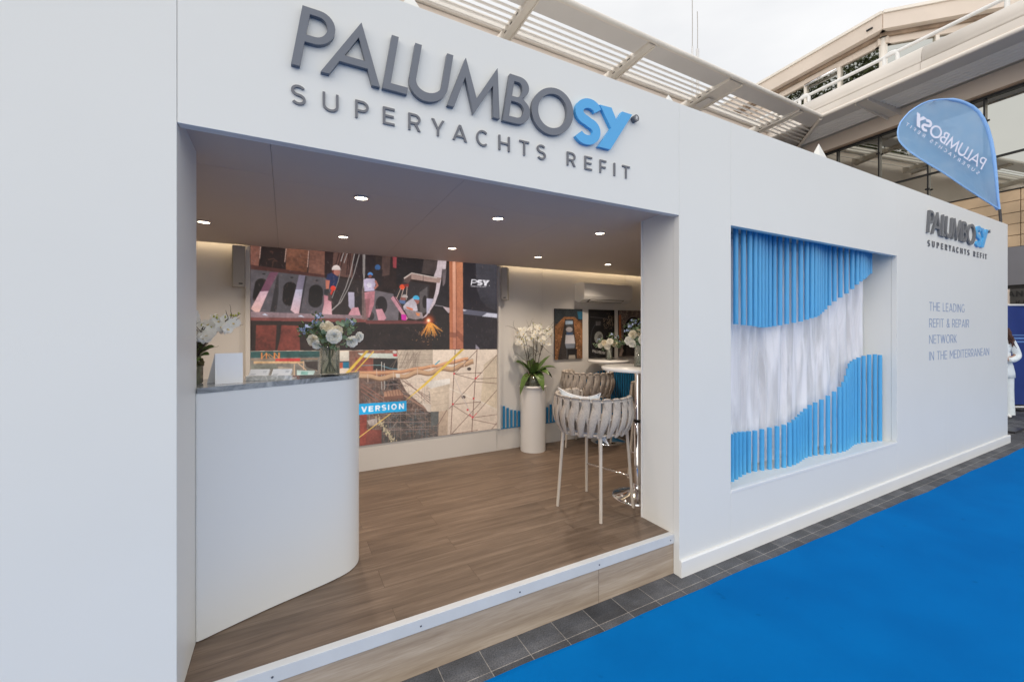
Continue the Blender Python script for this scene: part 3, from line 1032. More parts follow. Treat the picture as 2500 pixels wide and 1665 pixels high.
# flat slogan
t = thing('wall_slogan', 'four lines of thin blue grey slogan lettering below the far raised sign', 'lettering', (6.175, FY - 0.0006, 1.245))
def slogan_line(text, x0, x1, z, h, th):
    gl = [glyph(c, th) for c in text]
    gap = 0.20
    tot = sum(w for _, w in gl) + gap * (len(gl) - 1)
    sx = (x1 - x0) / tot
    x = 0
    for c, (lp, w) in zip(text, gl):
        if lp:
            letter_mesh('letter', lp, 0.0016, lambda a, b, x=x: (x0 + (x + a) * sx - 6.175, z + b * h - 1.245), M['slogan_blue'], t)
        x += w + gap
for tx_, x1, z in [('THE LEADING', 7.225, 1.789), ('REFIT & REPAIR', 7.371, 1.608), ('NETWORK', 6.969, 1.428), ('IN THE MEDITERRANEAN', 8.097, 1.246)]:
    slogan_line(tx_, 6.175, x1, z, 0.097, .088)

# ------------------------------------------------------------------ niche display: blue tubes and curtain
def wave_y(x):
    return 2.003 + 0.034 * math.cos(2 * PI * (x - 3.25) / 0.86)
def interp(x, tab):
    return float(np.interp(x, [a for a, _ in tab], [b for _, b in tab]))
UP = [(2.75, 1.632), (3.012, 1.629), (3.068, 1.623), (3.207, 1.615), (3.326, 1.603), (3.512, 1.609), (3.638, 1.621), (3.754, 1.637), (3.871, 1.654), (3.989, 1.681), (4.069, 1.691), (4.178, 1.709), (4.312, 1.744), (4.415, 1.781), (4.508, 1.836), (4.61, 1.887), (4.723, 1.949), (4.857, 2.033), (4.943, 2.066), (5.106, 2.107), (5.244, 2.149), (5.332, 2.173)]
LO = [(2.75, .81), (3.04, 0.803), (3.185, 0.783), (3.303, 0.776), (3.414, 0.786), (3.518, 0.796), (3.647, 0.807), (3.78, 0.834), (3.925, 0.855), (4.04, 0.879), (4.12, 0.907), (4.208, 0.929), (4.272, 0.948), (4.383, 0.995), (4.438, 1.021), (4.5, 1.053), (4.603, 1.112), (4.69, 1.18), (4.765, 1.249), (4.923, 1.288), (4.998, 1.3), (5.056, 1.315), (5.131, 1.327), (5.223, 1.338), (5.365, 1.322)]
up = thing('tube_curtain', 'row of sky blue tubes hanging from the top of the display niche in a wave', 'tube display', (NX0, 2.0, NZ1))
lo = thing('tube_screen', 'row of sky blue tubes standing on the sill of the display niche in a wave', 'tube display', (NX0, 2.0, NZ0))
x = 2.775
while x < 5.34:
    b = MB().cyl((x, wave_y(x - 0.32), interp(x, UP)), 0.0180, NZ1 + 0.078 - interp(x, UP), 14)
    b.build('tube', M['tube_blue'], up)
    x += 0.0735
x = 2.79
while x < 5.365:
    b = MB().cyl((x, wave_y(x), NZ0 - 0.0025), 0.0180, interp(x, LO) - NZ0 + 0.0025, 14)
    b.build('tube', M['tube_blue'], lo)
    x += 0.0745
def curtain_mesh():
    b = MB()
    rows = []
    q = random.Random(12)
    # uneven gathers: each fold has its own width, depth and lean
    cs, u = [], 0.0
    while u < 1.05:
        w = q.uniform(.026, .10)
        cs.append((u + w / 2, w, q.uniform(.35, 1.0), q.uniform(-.05, .03), q.uniform(-1, 1)))
        u += w
    for z in np.linspace(NZ1 + 0.06, NZ0 + 0.03, 70):
        f = (NZ1 - z) / (NZ1 - NZ0)
        xr = 5.25 + 0.13 * f ** 1.3
        r = []
        for k in range(420):
            u = k / 419
            d = 0.0
            for (c, w, a, ln, sw) in cs:
                cc = c + ln * (f - .4) + .006 * math.sin(f * 6 + sw * 3)
                t = (u - cc) / (w * (.42 + .16 * math.sin(f * 4 + sw * 5)))
                if abs(t) < 1:
                    d = max(d, a * (1 - abs(t) ** 1.6))
            d += .10 * math.sin(u * 160 + f * 9) * math.sin(u * 37) + .06 * math.sin(f * 23 + u * 61)
            r.append((2.765 + (xr - 2.765) * u, 2.124 - 0.056 * min(1.05, max(0, d)), z))
        rows.append(r)
    return b.grid(rows)
c = curtain_mesh().build('curtain', M['cloth'])
tag(c, 'sheer white gathered curtain hanging behind the blue tubes in the niche', 'curtain')
# ------------------------------------------------------------------ pictures: the video wall and the posters
CF = Vector((math.sin(YAW), math.cos(YAW), 0))
CR = Vector((math.cos(YAW), -math.sin(YAW), 0))
def wall_pt(x, y, Y):
    """where the photograph's pixel (x, y) meets the plane at depth Y: used to trace the pictures on the wall"""
    d = CF + CR * ((x - CX) / F_PX) + Vector((0, 0, 1)) * ((CY - y) / F_PX)
    k = Y / d.y
    return d.x * k, CAM_H + d.z * k

class Raster:
    def __init__(s, w, h, x0, x1, z0, z1, base, seed=3):
        s.w, s.h, s.x0, s.x1, s.z0, s.z1 = w * 2, h * 2, x0, x1, z0, z1
        s.a = np.zeros((s.h, s.w, 3)) + np.array(lin(*base))
        s.r = np.random.default_rng(seed)
        n1, n2, n3 = s._noise(6), s._noise(40), s._noise(150)
        s.n = 0.45 * n1 + 0.35 * n2 + .35 * n3
        s.f = .5 * n2 + .5 * n3
        s.fx = None
    def _noise(s, k):
        kh = max(2, int(k * s.h / s.w)) + 2
        g = s.r.random((kh, k + 2))
        yy = np.linspace(0, kh - 1.001, s.h)
        xx = np.linspace(0, k + 0.999, s.w)
        yi, xi = yy.astype(int), xx.astype(int)
        fy, fx_ = (yy - yi)[:, None], (xx - xi)[None, :]
        fy, fx_ = fy * fy * (3 - 2 * fy), fx_ * fx_ * (3 - 2 * fx_)
        yj, xj = np.minimum(yi + 1, kh - 1), np.minimum(xi + 1, k + 1)
        return (g[yi][:, xi] * (1 - fy) * (1 - fx_) + g[yj][:, xi] * fy * (1 - fx_) + g[yi][:, xj] * (1 - fy) * fx_ + g[yj][:, xj] * fy * fx_) * 2 - 1
    def px(s, p):
        if s.fx:
            p = s.fx(*p)
        return ((p[0] - s.x0) / (s.x1 - s.x0) * s.w, (s.z1 - p[1]) / (s.z1 - s.z0) * s.h)
    def poly(s, loops, col, al=1.0, nz=0.0, col2=None):
        if isinstance(loops[0][0], (int, float)):
            loops = [loops]
        P = [np.array([s.px(p) for p in lp]) for lp in loops]
        A = np.concatenate(P)
        x0, x1 = int(max(0, A[:, 0].min() - 1)), int(min(s.w, A[:, 0].max() + 2))
        y0, y1 = int(max(0, A[:, 1].min() - 1)), int(min(s.h, A[:, 1].max() + 2))
        if x1 <= x0 or y1 <= y0:
            return
        X, Yg = np.meshgrid(np.arange(x0, x1) + .5, np.arange(y0, y1) + .5)
        ins = np.zeros(X.shape, bool)
        for p in P:
            q = np.roll(p, -1, 0)
            for (ax, ay), (bx, by) in zip(p, q):
                if ay == by:
                    continue
                c = ((ay > Yg) != (by > Yg)) & (X < (bx - ax) * (Yg - ay) / (by - ay) + ax)
                ins ^= c
        c = np.array(lin(*col))[None, None, :] * np.ones(X.shape + (1,))
        if col2 is not None:
            k = ((Yg - A[:, 1].min()) / max(1, A[:, 1].max() - A[:, 1].min()))[..., None].clip(0, 1)
            c = c * (1 - k) + np.array(lin(*col2)) * k
        th = s.r.random() * 2 * PI
        gx = (X - A[:, 0].min()) / max(1, np.ptp(A[:, 0])) - .5
        gy = (Yg - A[:, 1].min()) / max(1, np.ptp(A[:, 1])) - .5
        c = c * (1 + .26 * (math.cos(th) * gx + math.sin(th) * gy) + .08 * s.f[y0:y1, x0:x1])[..., None].clip(.3, 2)
        if nz:
            c = c * (1 + nz * s.n[y0:y1, x0:x1, None] * 1.6).clip(0.05, 3)
        m = ins[..., None] * al
        s.a[y0:y1, x0:x1] = s.a[y0:y1, x0:x1] * (1 - m) + c * m
    def line(s, pts, wd, col, al=1.0, **k):
        s.poly(stroke([tuple(p) for p in pts], wd), col, al, **k)
    def ell(s, cx, cy, rx, ry, col, al=1.0, **k):
        s.poly(arc(cx, cy, rx, ry, 0, 360, 20)[:-1], col, al, **k)
    def glow(s, cx, cy, r, col, k=1.0):
        c = s.px((cx, cy))
        e = s.px((cx + r, cy))
        rr = abs(e[0] - c[0])
        X, Yg = np.meshgrid(np.arange(s.w) + .5, np.arange(s.h) + .5)
        d = ((X - c[0]) ** 2 + (Yg - c[1]) ** 2) / rr ** 2
        s.a += (np.exp(-d * 2)[..., None]) * np.array(lin(*col)) * k
    def out(s):
        a = s.a.reshape(s.h // 2, 2, s.w // 2, 2, 3).mean((1, 3))
        p = np.pad(a, ((1, 1), (1, 1), (0, 0)), 'edge')
        a = .5 * a + .125 * (p[:-2, 1:-1] + p[2:, 1:-1] + p[1:-1, :-2] + p[1:-1, 2:])
        a = a * (1 + .045 * s.r.standard_normal(a.shape[:2] + (1,))).clip(.4, 1.7) * (1 + .06 * s.n[::2, ::2, None])
        a = a * .93 + .012
        return np.clip(a, 0, 1)

def picture_mesh(name, img, x0, x1, z0, z1, y, m, parent):
    h, w, _ = img.shape
    xs = np.linspace(x0, x1, w + 1)
    zs = np.linspace(z1, z0, h + 1)
    X, Zg = np.meshgrid(xs, zs)
    co = np.stack([X - parent.location.x, np.full_like(X, y - parent.location.y), Zg - parent.location.z], -1).reshape(-1, 3)
    i = (np.arange(h)[:, None] * (w + 1) + np.arange(w)[None, :]).reshape(-1)
    fa = np.stack([i, i + w + 1, i + w + 2, i + 1], 1)
    me = bpy.data.meshes.new(name)
    me.vertices.add(len(co))
    me.vertices.foreach_set('co', co.astype(np.float32).ravel())
    me.loops.add(fa.size)
    me.loops.foreach_set('vertex_index', fa.astype(np.int32).ravel())
    me.polygons.add(len(fa))
    me.polygons.foreach_set('loop_start', (np.arange(len(fa)) * 4).astype(np.int32))
    me.polygons.foreach_set('loop_total', np.full(len(fa), 4, np.int32))
    me.update(calc_edges=True)
    at = me.color_attributes.new('picture', 'FLOAT_COLOR', 'CORNER')
    c = np.concatenate([img.reshape(-1, 3), np.ones((h * w, 1))], 1)
    at.data.foreach_set('color', np.repeat(c, 4, 0).astype(np.float32).ravel())
    me.materials.append(m)
    o = bpy.data.objects.new(name, me)
    COL.objects.link(o)
    o.parent = parent
    return o

SX0, SX1, SZ0, SZ1 = -0.2655, 2.027, 0.5005, 2.300
ras = Raster(640, 502, SX0, SX1, SZ0, SZ1, (46, 30, 26))
def frame(ox, oy, sc):
    return lambda a, b: wall_pt(ox + a / sc, oy + b / sc, BY)
fA, fB, fC, fD, f4 = frame(610, 590, 7.84), frame(900, 600, 5.6), frame(610, 850, 6.532), frame(870, 850, 6.534), frame(420, 560, 2.8)
P, Ln, El = ras.poly, ras.line, ras.ell
# --- upper picture: work inside a hull
ras.fx = f4
P([(430, 60), (2230, 60), (2230, 822), (430, 832)], (44, 30, 26), nz=.35)
ras.fx = fA
P([(0, 10), (215, 20), (170, 470), (0, 440)], (132, 84, 70), nz=.3)
P([(222, 20), (700, 30), (675, 545), (165, 480)], (34, 16, 12), nz=.3)
for q in ([(380, 190), (440, 200), (430, 240)], [(350, 350), (450, 330), (520, 380), (450, 375), (430, 490), (440, 390)]):
    Ln(q, 16, (92, 62, 50), .8)
P([(705, 30), (1135, 60), (1092, 605), (690, 552)], (136, 88, 68), nz=.35, col2=(112, 66, 44))
P([(1150, 60), (1435, 80), (1425, 650), (1118, 612)], (120, 78, 64), nz=.3)
P([(1440, 60), (1620, 60), (1560, 680), (1425, 660)], (40, 20, 17), nz=.2)
P([(1610, 60), (1990, 60), (1960, 700), (1570, 650)], (96, 66, 58), nz=.2)
for x0, x1 in ((1740, 1590), (1790, 1640), (1840, 1700), (1900, 1850), (1930, 1890)):
    Ln([(x0, 100), (x1, 640)], 22, (52, 24, 20))
P([(1985, 60), (2400, 60), (2400, 700), (1960, 700)], (38, 24, 24), nz=.3)
for q in ([(213, 20), (188, 330)], [(703, 60), (668, 400)], [(1132, 100), (1102, 490)]):
    Ln(q, 11, (205, 165, 150))
P([(0, 445), (1430, 640), (1430, 710), (0, 540)], (78, 42, 36), nz=.2)
P([(0, 530), (1420, 690), (1560, 760), (1560, 1400), (0, 1450)], (82, 75, 78), nz=.14, col2=(98, 90, 96))
P([(540, 600), (950, 640), (780, 1330), (400, 1350), (545, 960)], (86, 80, 84), nz=.1)
P([(510, 700), (550, 620), (550, 1000), (510, 1340), (390, 1340)], (50, 45, 46))
def slot(cx, y0, y1, rx, lean, col=(26, 19, 17)):
    top = arc(cx + lean, y0 + rx, rx, rx, 180, 360, 12)
    bot = arc(cx - lean, y1 - rx, rx, rx, 0, 180, 12)
    P(top + bot, col)
slot(200, 705, 1180, 128, 20)
slot(765, 770, 1235, 135, 8)
slot(1258, 825, 1265, 136, 6)
for cx, cy in ((270, 622), (803, 690), (1275, 746)):
    El(cx, cy, 34, 12, (24, 18, 16))
P([(388, 585), (548, 590), (358, 950), (200, 960)], (116, 72, 90), nz=.1)
P([(200, 958), (358, 948), (160, 1400), (20, 1285)], (222, 182, 196), nz=.1, col2=(226, 176, 160))
P([(940, 640), (1065, 652), (1010, 918), (876, 922)], (128, 118, 136))
P([(876, 922), (1010, 918), (930, 1430), (780, 1310)], (200, 196, 218), col2=(222, 176, 176))
P([(1060, 660), (1090, 670), (960, 1400), (930, 1425)], (50, 46, 50))
P([(1415, 1025), (1552, 1060), (1575, 1495), (1350, 1490), (1420, 1190)], (198, 128, 140), col2=(236, 190, 192))
P([(1560, 690), (2380, 780), (2380, 1440), (1575, 1440)], (50, 40, 38), nz=.2)
P([(1880, 970), (1995, 975), (2000, 1260), (1950, 1320), (1890, 1240)], (182, 172, 190))
P([(2005, 1080), (2100, 1040), (2090, 1420), (2010, 1300)], (40, 34, 36))
P([(1960, 1265), (2070, 1260), (2125, 1440), (2090, 1500), (1850, 1460)], (214, 150, 160), nz=.1)
P([(0, 1340), (780, 1370), (2380, 1420), (2380, 1480), (0, 1455)], (150, 124, 128), nz=.2)
P([(0, 1450), (2380, 1478), (2380, 1545), (0, 1510)], (128, 68, 62), nz=.15)
for a in ((230, 1400), (920, 1430)):
    P([a, (a[0] + 60, a[1] - 25), (a[0] + 125, a[1] + 20), (a[0] + 70, a[1] + 10)], (215, 215, 230))
# chains
for q, wd in (([(1795, 60), (1795, 215), (1740, 380)], 13), ([(1870, 60), (1865, 220), (1800, 410)], 13), ([(2003, 60), (2000, 240), (1920, 620), (1830, 890), (1690, 1200), (1570, 1310)], 13),
              ([(2098, 60), (2094, 240), (1990, 620), (1880, 900), (1740, 1160), (1570, 1312)], 13), ([(2165, 60), (2170, 620), (2190, 760), (2150, 980)], 15), ([(2205, 60), (2190, 420), (2190, 640), (2165, 900)], 15),
              ([(1730, 560), (1690, 760), (1570, 1080)], 10)):
    Ln(q, wd, (190, 180, 176), .9)
    for i in range(len(q) - 1):
        n = int(math.dist(q[i], q[i + 1]) / 20)
        for k in range(n):
            El(q[i][0] + (q[i + 1][0] - q[i][0]) * k / n, q[i][1] + (q[i + 1][1] - q[i][1]) * k / n, 4, 6, (60, 48, 44), .8)
# worker with white helmet
P([(1560, 540), (1640, 520), (1640, 640), (1590, 610)], (104, 34, 34))
El(1665, 585, 62, 70, (176, 112, 98))
P(arc(1650, 535, 82, 82, 180, 360, 12) + [(1750, 545), (1570, 545)], (226, 208, 202))
P([(1480, 630), (1560, 600), (1640, 640), (1700, 690), (1650, 860), (1530, 900), (1500, 760), (1455, 740)], (38, 46, 82), nz=.2)
P([(1448, 735), (1530, 745), (1508, 910), (1455, 905)], (196, 116, 96))
P([(1420, 920), (1500, 900), (1530, 980), (1480, 1030), (1425, 1010)], (52, 50, 52))
El(1592, 895, 50, 48, (232, 66, 44))
Ln([(1580, 940), (1545, 1020)], 34, (206, 60, 44))
P([(1500, 980), (1550, 1010), (1555, 1150), (1490, 1120)], (84, 64, 62))
# --- second frame of tracing: right half
ras.fx = fB
P([(370, 90), (960, 110), (960, 460), (600, 400), (480, 470), (380, 540)], (36, 27, 27), nz=.2)
P([(760, 130), (950, 170), (900, 400), (720, 380)], (84, 70, 66), .7, nz=.2)
P([(180, 120), (300, 130), (280, 400), (180, 420)], (82, 60, 54), nz=.2)
P([(325, 130), (382, 135), (375, 310), (330, 300)], (150, 62, 68))
El(120, 300, 38, 40, (56, 92, 140))
P([(60, 330), (190, 330), (170, 560), (60, 560)], (40, 30, 30), nz=.2)
P([(-20, 590), (330, 660), (420, 760), (400, 1020), (-20, 1020)], (112, 102, 106), nz=.12)
P(arc(172, 815, 82, 125, 0, 360, 20)[:-1], (44, 36, 36))
El(30, 960, 45, 60, (54, 44, 44))
P([(95, 870), (180, 865), (240, 990), (205, 1025), (130, 1020)], (214, 150, 160))
P([(480, 470), (830, 540), (800, 900), (700, 960), (520, 900), (330, 690), (420, 560)], (54, 46, 46), nz=.15)
P([(690, 640), (800, 560), (800, 900), (700, 940)], (92, 84, 84), nz=.1)
El(765, 770, 34, 90, (36, 28, 28))
P([(790, 720), (880, 730), (830, 920), (790, 940)], (186, 178, 196))
P([(960, 620), (1098, 240), (1105, 900), (900, 830)], (44, 38, 40), nz=.15)
P([(950, 150), (1062, 150), (1050, 320), (1000, 330), (985, 480), (955, 640), (900, 800), (785, 965), (715, 1005), (800, 920), (875, 760), (915, 600), (930, 480), (880, 440), (925, 320)], (206, 188, 192), nz=.12)
P([(1000, 320), (1060, 330), (1040, 520), (1010, 560)], (112, 98, 100), nz=.3)
P([(480, 448), (585, 376), (740, 405), (990, 442), (965, 514), (580, 458), (485, 480)], (170, 140, 130), nz=.1)
Ln([(480, 447), (585, 376), (930, 444)], 12, (216, 200, 190))
Ln([(742, 410), (742, 488)], 8, (40, 30, 30))
P([(485, 460), (580, 400), (580, 455), (540, 520), (480, 500)], (96, 74, 68))
El(456, 566, 36, 36, (240, 84, 44))
P([(470, 530), (545, 525), (545, 570), (490, 570)], (140, 44, 40))
for q in ([(440, 580), (380, 720)], [(475, 590), (430, 740)], [(523, 560), (510, 740)]):
    Ln(q, 7, (214, 186, 170))
# two crouching workers
El(468, 725, 34, 36, (150, 88, 78))
P(arc(490, 705, 42, 38, 180, 370, 12), (186, 172, 166))
P([(410, 745), (500, 750), (500, 800), (430, 790)], (92, 112, 150))
P([(300, 720), (330, 690), (372, 705), (540, 990), (505, 1022), (440, 930)], (216, 152, 164), nz=.12)
Ln([(345, 690), (545, 1000)], 12, (40, 28, 32))
El(655, 762, 34, 40, (160, 96, 86))
P(arc(645, 725, 46, 44, 170, 380, 14), (72, 178, 220))
P([(520, 770), (600, 715), (650, 790), (668, 890), (600, 900), (480, 880), (470, 830)], (204, 192, 200), nz=.12)
P([(505, 830), (600, 860), (600, 890), (520, 860)], (226, 120, 80))
P([(480, 860), (600, 885), (725, 915), (745, 985), (640, 1012), (540, 990)], (160, 142, 142), nz=.15)
P([(640, 915), (700, 925), (690, 965), (655, 955)], (232, 140, 88))
P([(443, 938), (512, 944), (510, 1022), (448, 1012)], (222, 34, 166))
P([(-40, 1020), (540, 1020), (780, 1036), (866, 1048), (780, 1066), (-40, 1068)], (116, 62, 58), nz=.15)
# worker seen from the back, blue helmet
P([(-62, 640), (82, 620), (72, 800), (10, 980), (-70, 1000)], (194, 126, 134), nz=.2)
P([(-50, 730), (20, 720), (-10, 990), (-75, 1000)], (130, 84, 84), .7)
P([(-70, 470), (-30, 448), (78, 452), (95, 500), (75, 615), (-60, 625)], (198, 184, 208), nz=.15)
El(5, 540, 34, 34, (224, 214, 228))
Ln([(88, 480), (118, 545), (75, 590)], 26, (176, 108, 92))
P(arc(20, 400, 36, 34, 170, 370, 12), (84, 140, 204))
El(18, 418, 24, 22, (130, 76, 66))
P([(-95, 600), (-62, 560), (-30, 1010), (-95, 1010)], (118, 96, 92), .8, nz=.3)
# beam and dark hull at right
P([(1098, 100), (1282, 100), (1290, 1412), (1104, 1416)], (198, 128, 92), nz=.1, col2=(176, 106, 80))
P([(1100, 100), (1140, 100), (1148, 1414), (1106, 1415)], (186, 112, 78))
P([(1142, 100), (1184, 100), (1192, 1414), (1152, 1414)], (232, 172, 142), col2=(206, 130, 104))
Ln([(1189, 100), (1197, 1414)], 7, (120, 64, 44))
P([(1106, 1180), (1196, 1190), (1194, 1260), (1108, 1250)], (120, 66, 50), .6)
P([(1200, 1140), (1288, 1230), (1290, 1330), (1198, 1230)], (120, 68, 52), .6)
P([(1284, 100), (1770, 120), (1770, 1408), (1292, 1412)], (38, 33, 40), nz=.15)
P([(1456, 100), (1770, 120), (1770, 905), (1600, 830), (1520, 730), (1470, 580)], (72, 70, 78), nz=.2, col2=(52, 49, 56))
P([(1290, 868), (1770, 925), (1770, 985), (1560, 965), (1290, 935)], (94, 92, 106))
P([(1285, 868), (1340, 880), (1310, 895), (1290, 893)], (206, 198, 206))
P([(1612, 920), (1770, 936), (1770, 988), (1545, 966)], (208, 204, 216))
P([(1012, 834), (1100, 850), (1102, 915), (1086, 922)], (202, 180, 182))
P([(880, 820), (1012, 836), (1090, 925), (1104, 1412), (860, 1412), (870, 1050)], (36, 29, 28), nz=.25)
Ln([(905, 815), (1020, 832)], 8, (150, 140, 144))
for i in range(40):
    x, y = 1480 + ras.r.random() * 240, 1080 + ras.r.random() * 300
    P([(x, y), (x + 20, y + 2), (x + 22, y + 30), (x - 2, y + 40)], (56, 50, 54), .5)
P([(1458, 1345), (1510, 1400), (1512, 1412), (1460, 1412)], (150, 140, 150))
# scattered rust, scratches and highlights so that the steel does not read as flat cut-outs
ras.fx = fA
for i in range(420):
    x, y = ras.r.random() * 2350, 20 + ras.r.random() * 1480
    l, w = 10 + 50 * ras.r.random(), 2 + 7 * ras.r.random()
    a = ras.r.normal() * .5 + 1.4
    c = [(150, 110, 96), (34, 22, 20), (96, 70, 62), (186, 160, 156)][int(ras.r.integers(4))]
    Ln([(x, y), (x + l * math.cos(a), y + l * math.sin(a))], w, c, .28)
ras.fx = fB
for i in range(260):
    x, y = ras.r.random() * 1740, 130 + ras.r.random() * 1270
    l, w = 10 + 50 * ras.r.random(), 2 + 6 * ras.r.random()
    a = ras.r.normal() * .6 + 1.3
    c = [(120, 96, 90), (28, 20, 20), (84, 66, 62), (160, 140, 140)][int(ras.r.integers(4))]
    Ln([(x, y), (x + l * math.cos(a), y + l * math.sin(a))], w, c, .22)
# sparks
ras.glow(822, 1024, 70, (255, 110, 40), .6)
ras.glow(815, 1022, 26, (255, 225, 190), 1.5)
for i in range(150):
    a = R_(35 + 95 * ras.r.random())
    l = 40 + 190 * ras.r.random() ** 1.5
    x0, y0 = 820 + 25 * ras.r.random(), 1030 + 15 * ras.r.random()
    k = .3 + .7 * ras.r.random()
    Ln([(x0 + math.cos(a) * l * .3, y0 + math.sin(a) * l * .3), (x0 + math.cos(a) * l, y0 + math.sin(a) * l)], 3.5, (255, int(120 + 70 * k), int(70 * k + 20)), .35 + .4 * k)
for i in range(60):
    El(790 + 80 * ras.r.normal(), 1200 + 60 * ras.r.normal(), 3, 3, (255, 190, 140), .9)
ras.fx = f4
P([(575, 655), (715, 655), (705, 832), (570, 832)], (112, 50, 40), nz=.45)
P([(748, 655), (868, 660), (876, 836), (718, 836), (740, 740)], (118, 54, 44), nz=.4)
# logo on the film
ras.fx = None
lx0, lz0 = f4(2040, 384)
lx1, lz1 = f4(2166, 322)
lw, lh = lx1 - lx0, .060
for ch, a0, a1, t_ in (('P', 0, .30, .13), ('S', .30, .62, .27), ('Y', .58, .98, .27)):
    lp, w = glyph(ch, t_, .8)
    for e in [lp]:
        P([[(lx0 + (a0 + a / w * (a1 - a0)) * lw + .16 * b * lh, lz0 + .005 + b * lh) for a, b in q] for q in e], (236, 232, 238))
El(lx1 + .002, lz0 + .008, .004, .004, (236, 232, 238))
x = lx0
for c in 'SUPERYACHTS REFIT':
    lp, w = glyph(c, .19)
    if lp:
        P([[(x + a * .0125, lz0 - .014 + b * .011) for a, b in q] for q in lp], (214, 208, 214))
    x += (w + .22) * .0125 * (lw / .222)
# --- lower picture: ship under repair in a dock
ras.fx = f4
P([(430, 832), (2230, 820), (2230, 1500), (430, 1500)], (232, 208, 186), nz=.04, col2=(208, 182, 160))
P([(430, 834), (1010, 830), (1010, 882), (430, 882)], (48, 84, 80), nz=.3)
P([(430, 880), (1010, 872), (1010, 1010), (430, 1010)], (126, 118, 108), nz=.4)
ras.fx = fC
Ln([(20, 180), (1080, 170)], 12, (170, 130, 98))
P([(420, 165), (800, 160), (805, 215), (395, 215)], (196, 58, 56), nz=.2)
P([(60, 205), (860, 210), (860, 240), (60, 245)], (206, 166, 122), nz=.3)
for x in (190, 265, 395, 465):
    Ln([(x, 70), (x, 170)], 22, (226, 134, 66))
for a, b_ in (((190, 160), (265, 80)), ((265, 80), (330, 160)), ((300, 90), (395, 160)), ((400, 80), (465, 160))):
    Ln([a, b_], 9, (226, 150, 90))
P([(20, 260), (430, 255), (430, 330), (20, 335)], (118, 116, 104), nz=.3)
P([(450, 290), (690, 320), (700, 430), (450, 430)], (168, 152, 134), nz=.15)
for a, b_ in (((770, 240), (900, 350)), ((900, 270), (1070, 355)), ((855, 205), (855, 340)), ((710, 250), (710, 430))):
    Ln([a, b_], 14, (226, 186, 150))
P([(750, 350), (1040, 360), (1010, 430), (750, 430)], (198, 216, 206), nz=.1)
P([(820, 365), (930, 375), (920, 425), (810, 420)], (140, 184, 170))
P([(870, 215), (1085, 205), (1085, 360), (900, 300)], (62, 52, 48), nz=.4)
P([(1378, 60), (1640, 50), (1640, 190), (1378, 200)], (226, 212, 194), nz=.05)
P([(1378, 205), (1620, 200), (1610, 320), (1378, 320)], (70, 86, 92), nz=.4)
P([(1480, 225), (1600, 220), (1600, 320), (1480, 320)], (30, 112, 140))
P([(1415, 235), (1480, 225), (1480, 320), (1420, 320)], (196, 90, 60), nz=.4)
P([(1640, 45), (1700, 45), (1650, 160), (1640, 160)], (198, 92, 60))
ras.fx = fD
P([(-120, 40), (660, 30), (660, 480), (-120, 480)], (150, 104, 86), nz=.35)
P([(-20, 150), (262, 140), (262, 360), (-20, 360)], (146, 80, 64), nz=.35)
P([(20, 80), (662, 85), (662, 166), (130, 150)], (212, 212, 198), nz=.05)
P([(265, 165), (660, 162), (660, 340), (265, 350)], (48, 44, 40), nz=.3)
El(610, 60, 34, 18, (224, 212, 200))
P([(575, 90), (650, 88), (650, 130), (590, 130)], (202, 48, 58))
Ln([(50, 275), (400, 268)], 9, (130, 160, 158))
Ln([(410, 280), (540, 325), (660, 335)], 12, (112, 150, 160))
P([(655, 30), (1215, 25), (1215, 300), (655, 360)], (200, 178, 156), nz=.08)
for i in range(26):
    x = 660 + ras.r.random() * 400
    Ln([(x, 30 + ras.r.random() * 60), (x + ras.r.normal() * 90 - 60, 320)], 5, (134, 112, 98), .8)
for y in (105, 180, 230, 300):
    Ln([(680, y), (1200, y + ras.r.normal() * 8)], 5, (128, 104, 92), .8)
P([(40, 440), (660, 440), (800, 700), (1160, 1000), (1310, 1010), (1300, 1560), (40, 1600)], (104, 80, 70), nz=.45)
P([(400, 470), (655, 460), (655, 660), (450, 660)], (56, 46, 42), nz=.3)
P([(700, 1010), (1310, 1010), (1310, 1560), (300, 1560), (480, 1060)], (78, 72, 68), nz=.45)
for i in range(420):
    x, y = 60 + ras.r.random() * 1150, 480 + ras.r.random() * 950
    if x > 700 and y < 460 + (x - 650) * 1.0 and y < 950:
        pass
    k = ras.r.random()
    dx, dy = ((0, 120) if k < .35 else (130, -16) if k < .6 else (130, 100) if k < .85 else (-90, 130))
    c = [(150, 118, 102), (176, 146, 124), (70, 52, 48), (126, 88, 80), (120, 128, 130)][int(ras.r.integers(5))]
    Ln([(x, y), (x + dx * (.5 + ras.r.random()), y + dy * (.5 + ras.r.random()))], 2.5 + 4 * ras.r.random(), c, .75)
for k in range(16):
    x = 300 + k * 66
    y0 = max(470, 540 + (x - 640) * .95)
    Ln([(x, y0), (x + 12, 1520)], 5, [(158, 128, 112), (74, 56, 50), (132, 104, 92)][k % 3], .8)
for k in range(11):
    y = 520 + k * 92
    Ln([(250, y + 30), (min(1290, 700 + (y - 500) * .9), y - 20)], 5, [(150, 122, 106), (60, 48, 44), (176, 150, 132)][k % 3], .75)
for k in range(14):
    x, y = 280 + 75 * k, 560 + (k * 137) % 700
    Ln([(x, y), (x + 130, y + 105)], 4, (168, 140, 122), .7)
    Ln([(x + 130, y), (x, y + 105)], 4, (92, 72, 64), .7)
for off in (0, 55, 120):
    Ln([(660 + off, 480 + off * .2), (1190, 800 + off * .8)], 8, (112, 76, 68))
    Ln([(70, 560 + off), (430, 790 + off)], 16, (150, 104, 88))
P([(440, 690), (680, 650), (750, 740), (440, 790)], (176, 130, 104), nz=.1)
for k in range(6):
    Ln([(480 + k * 45, 685 - k * 6), (500 + k * 45, 775 - k * 6)], 9, (120, 82, 66))
P([(440, 770), (750, 745), (740, 800), (440, 830)], (128, 88, 72))
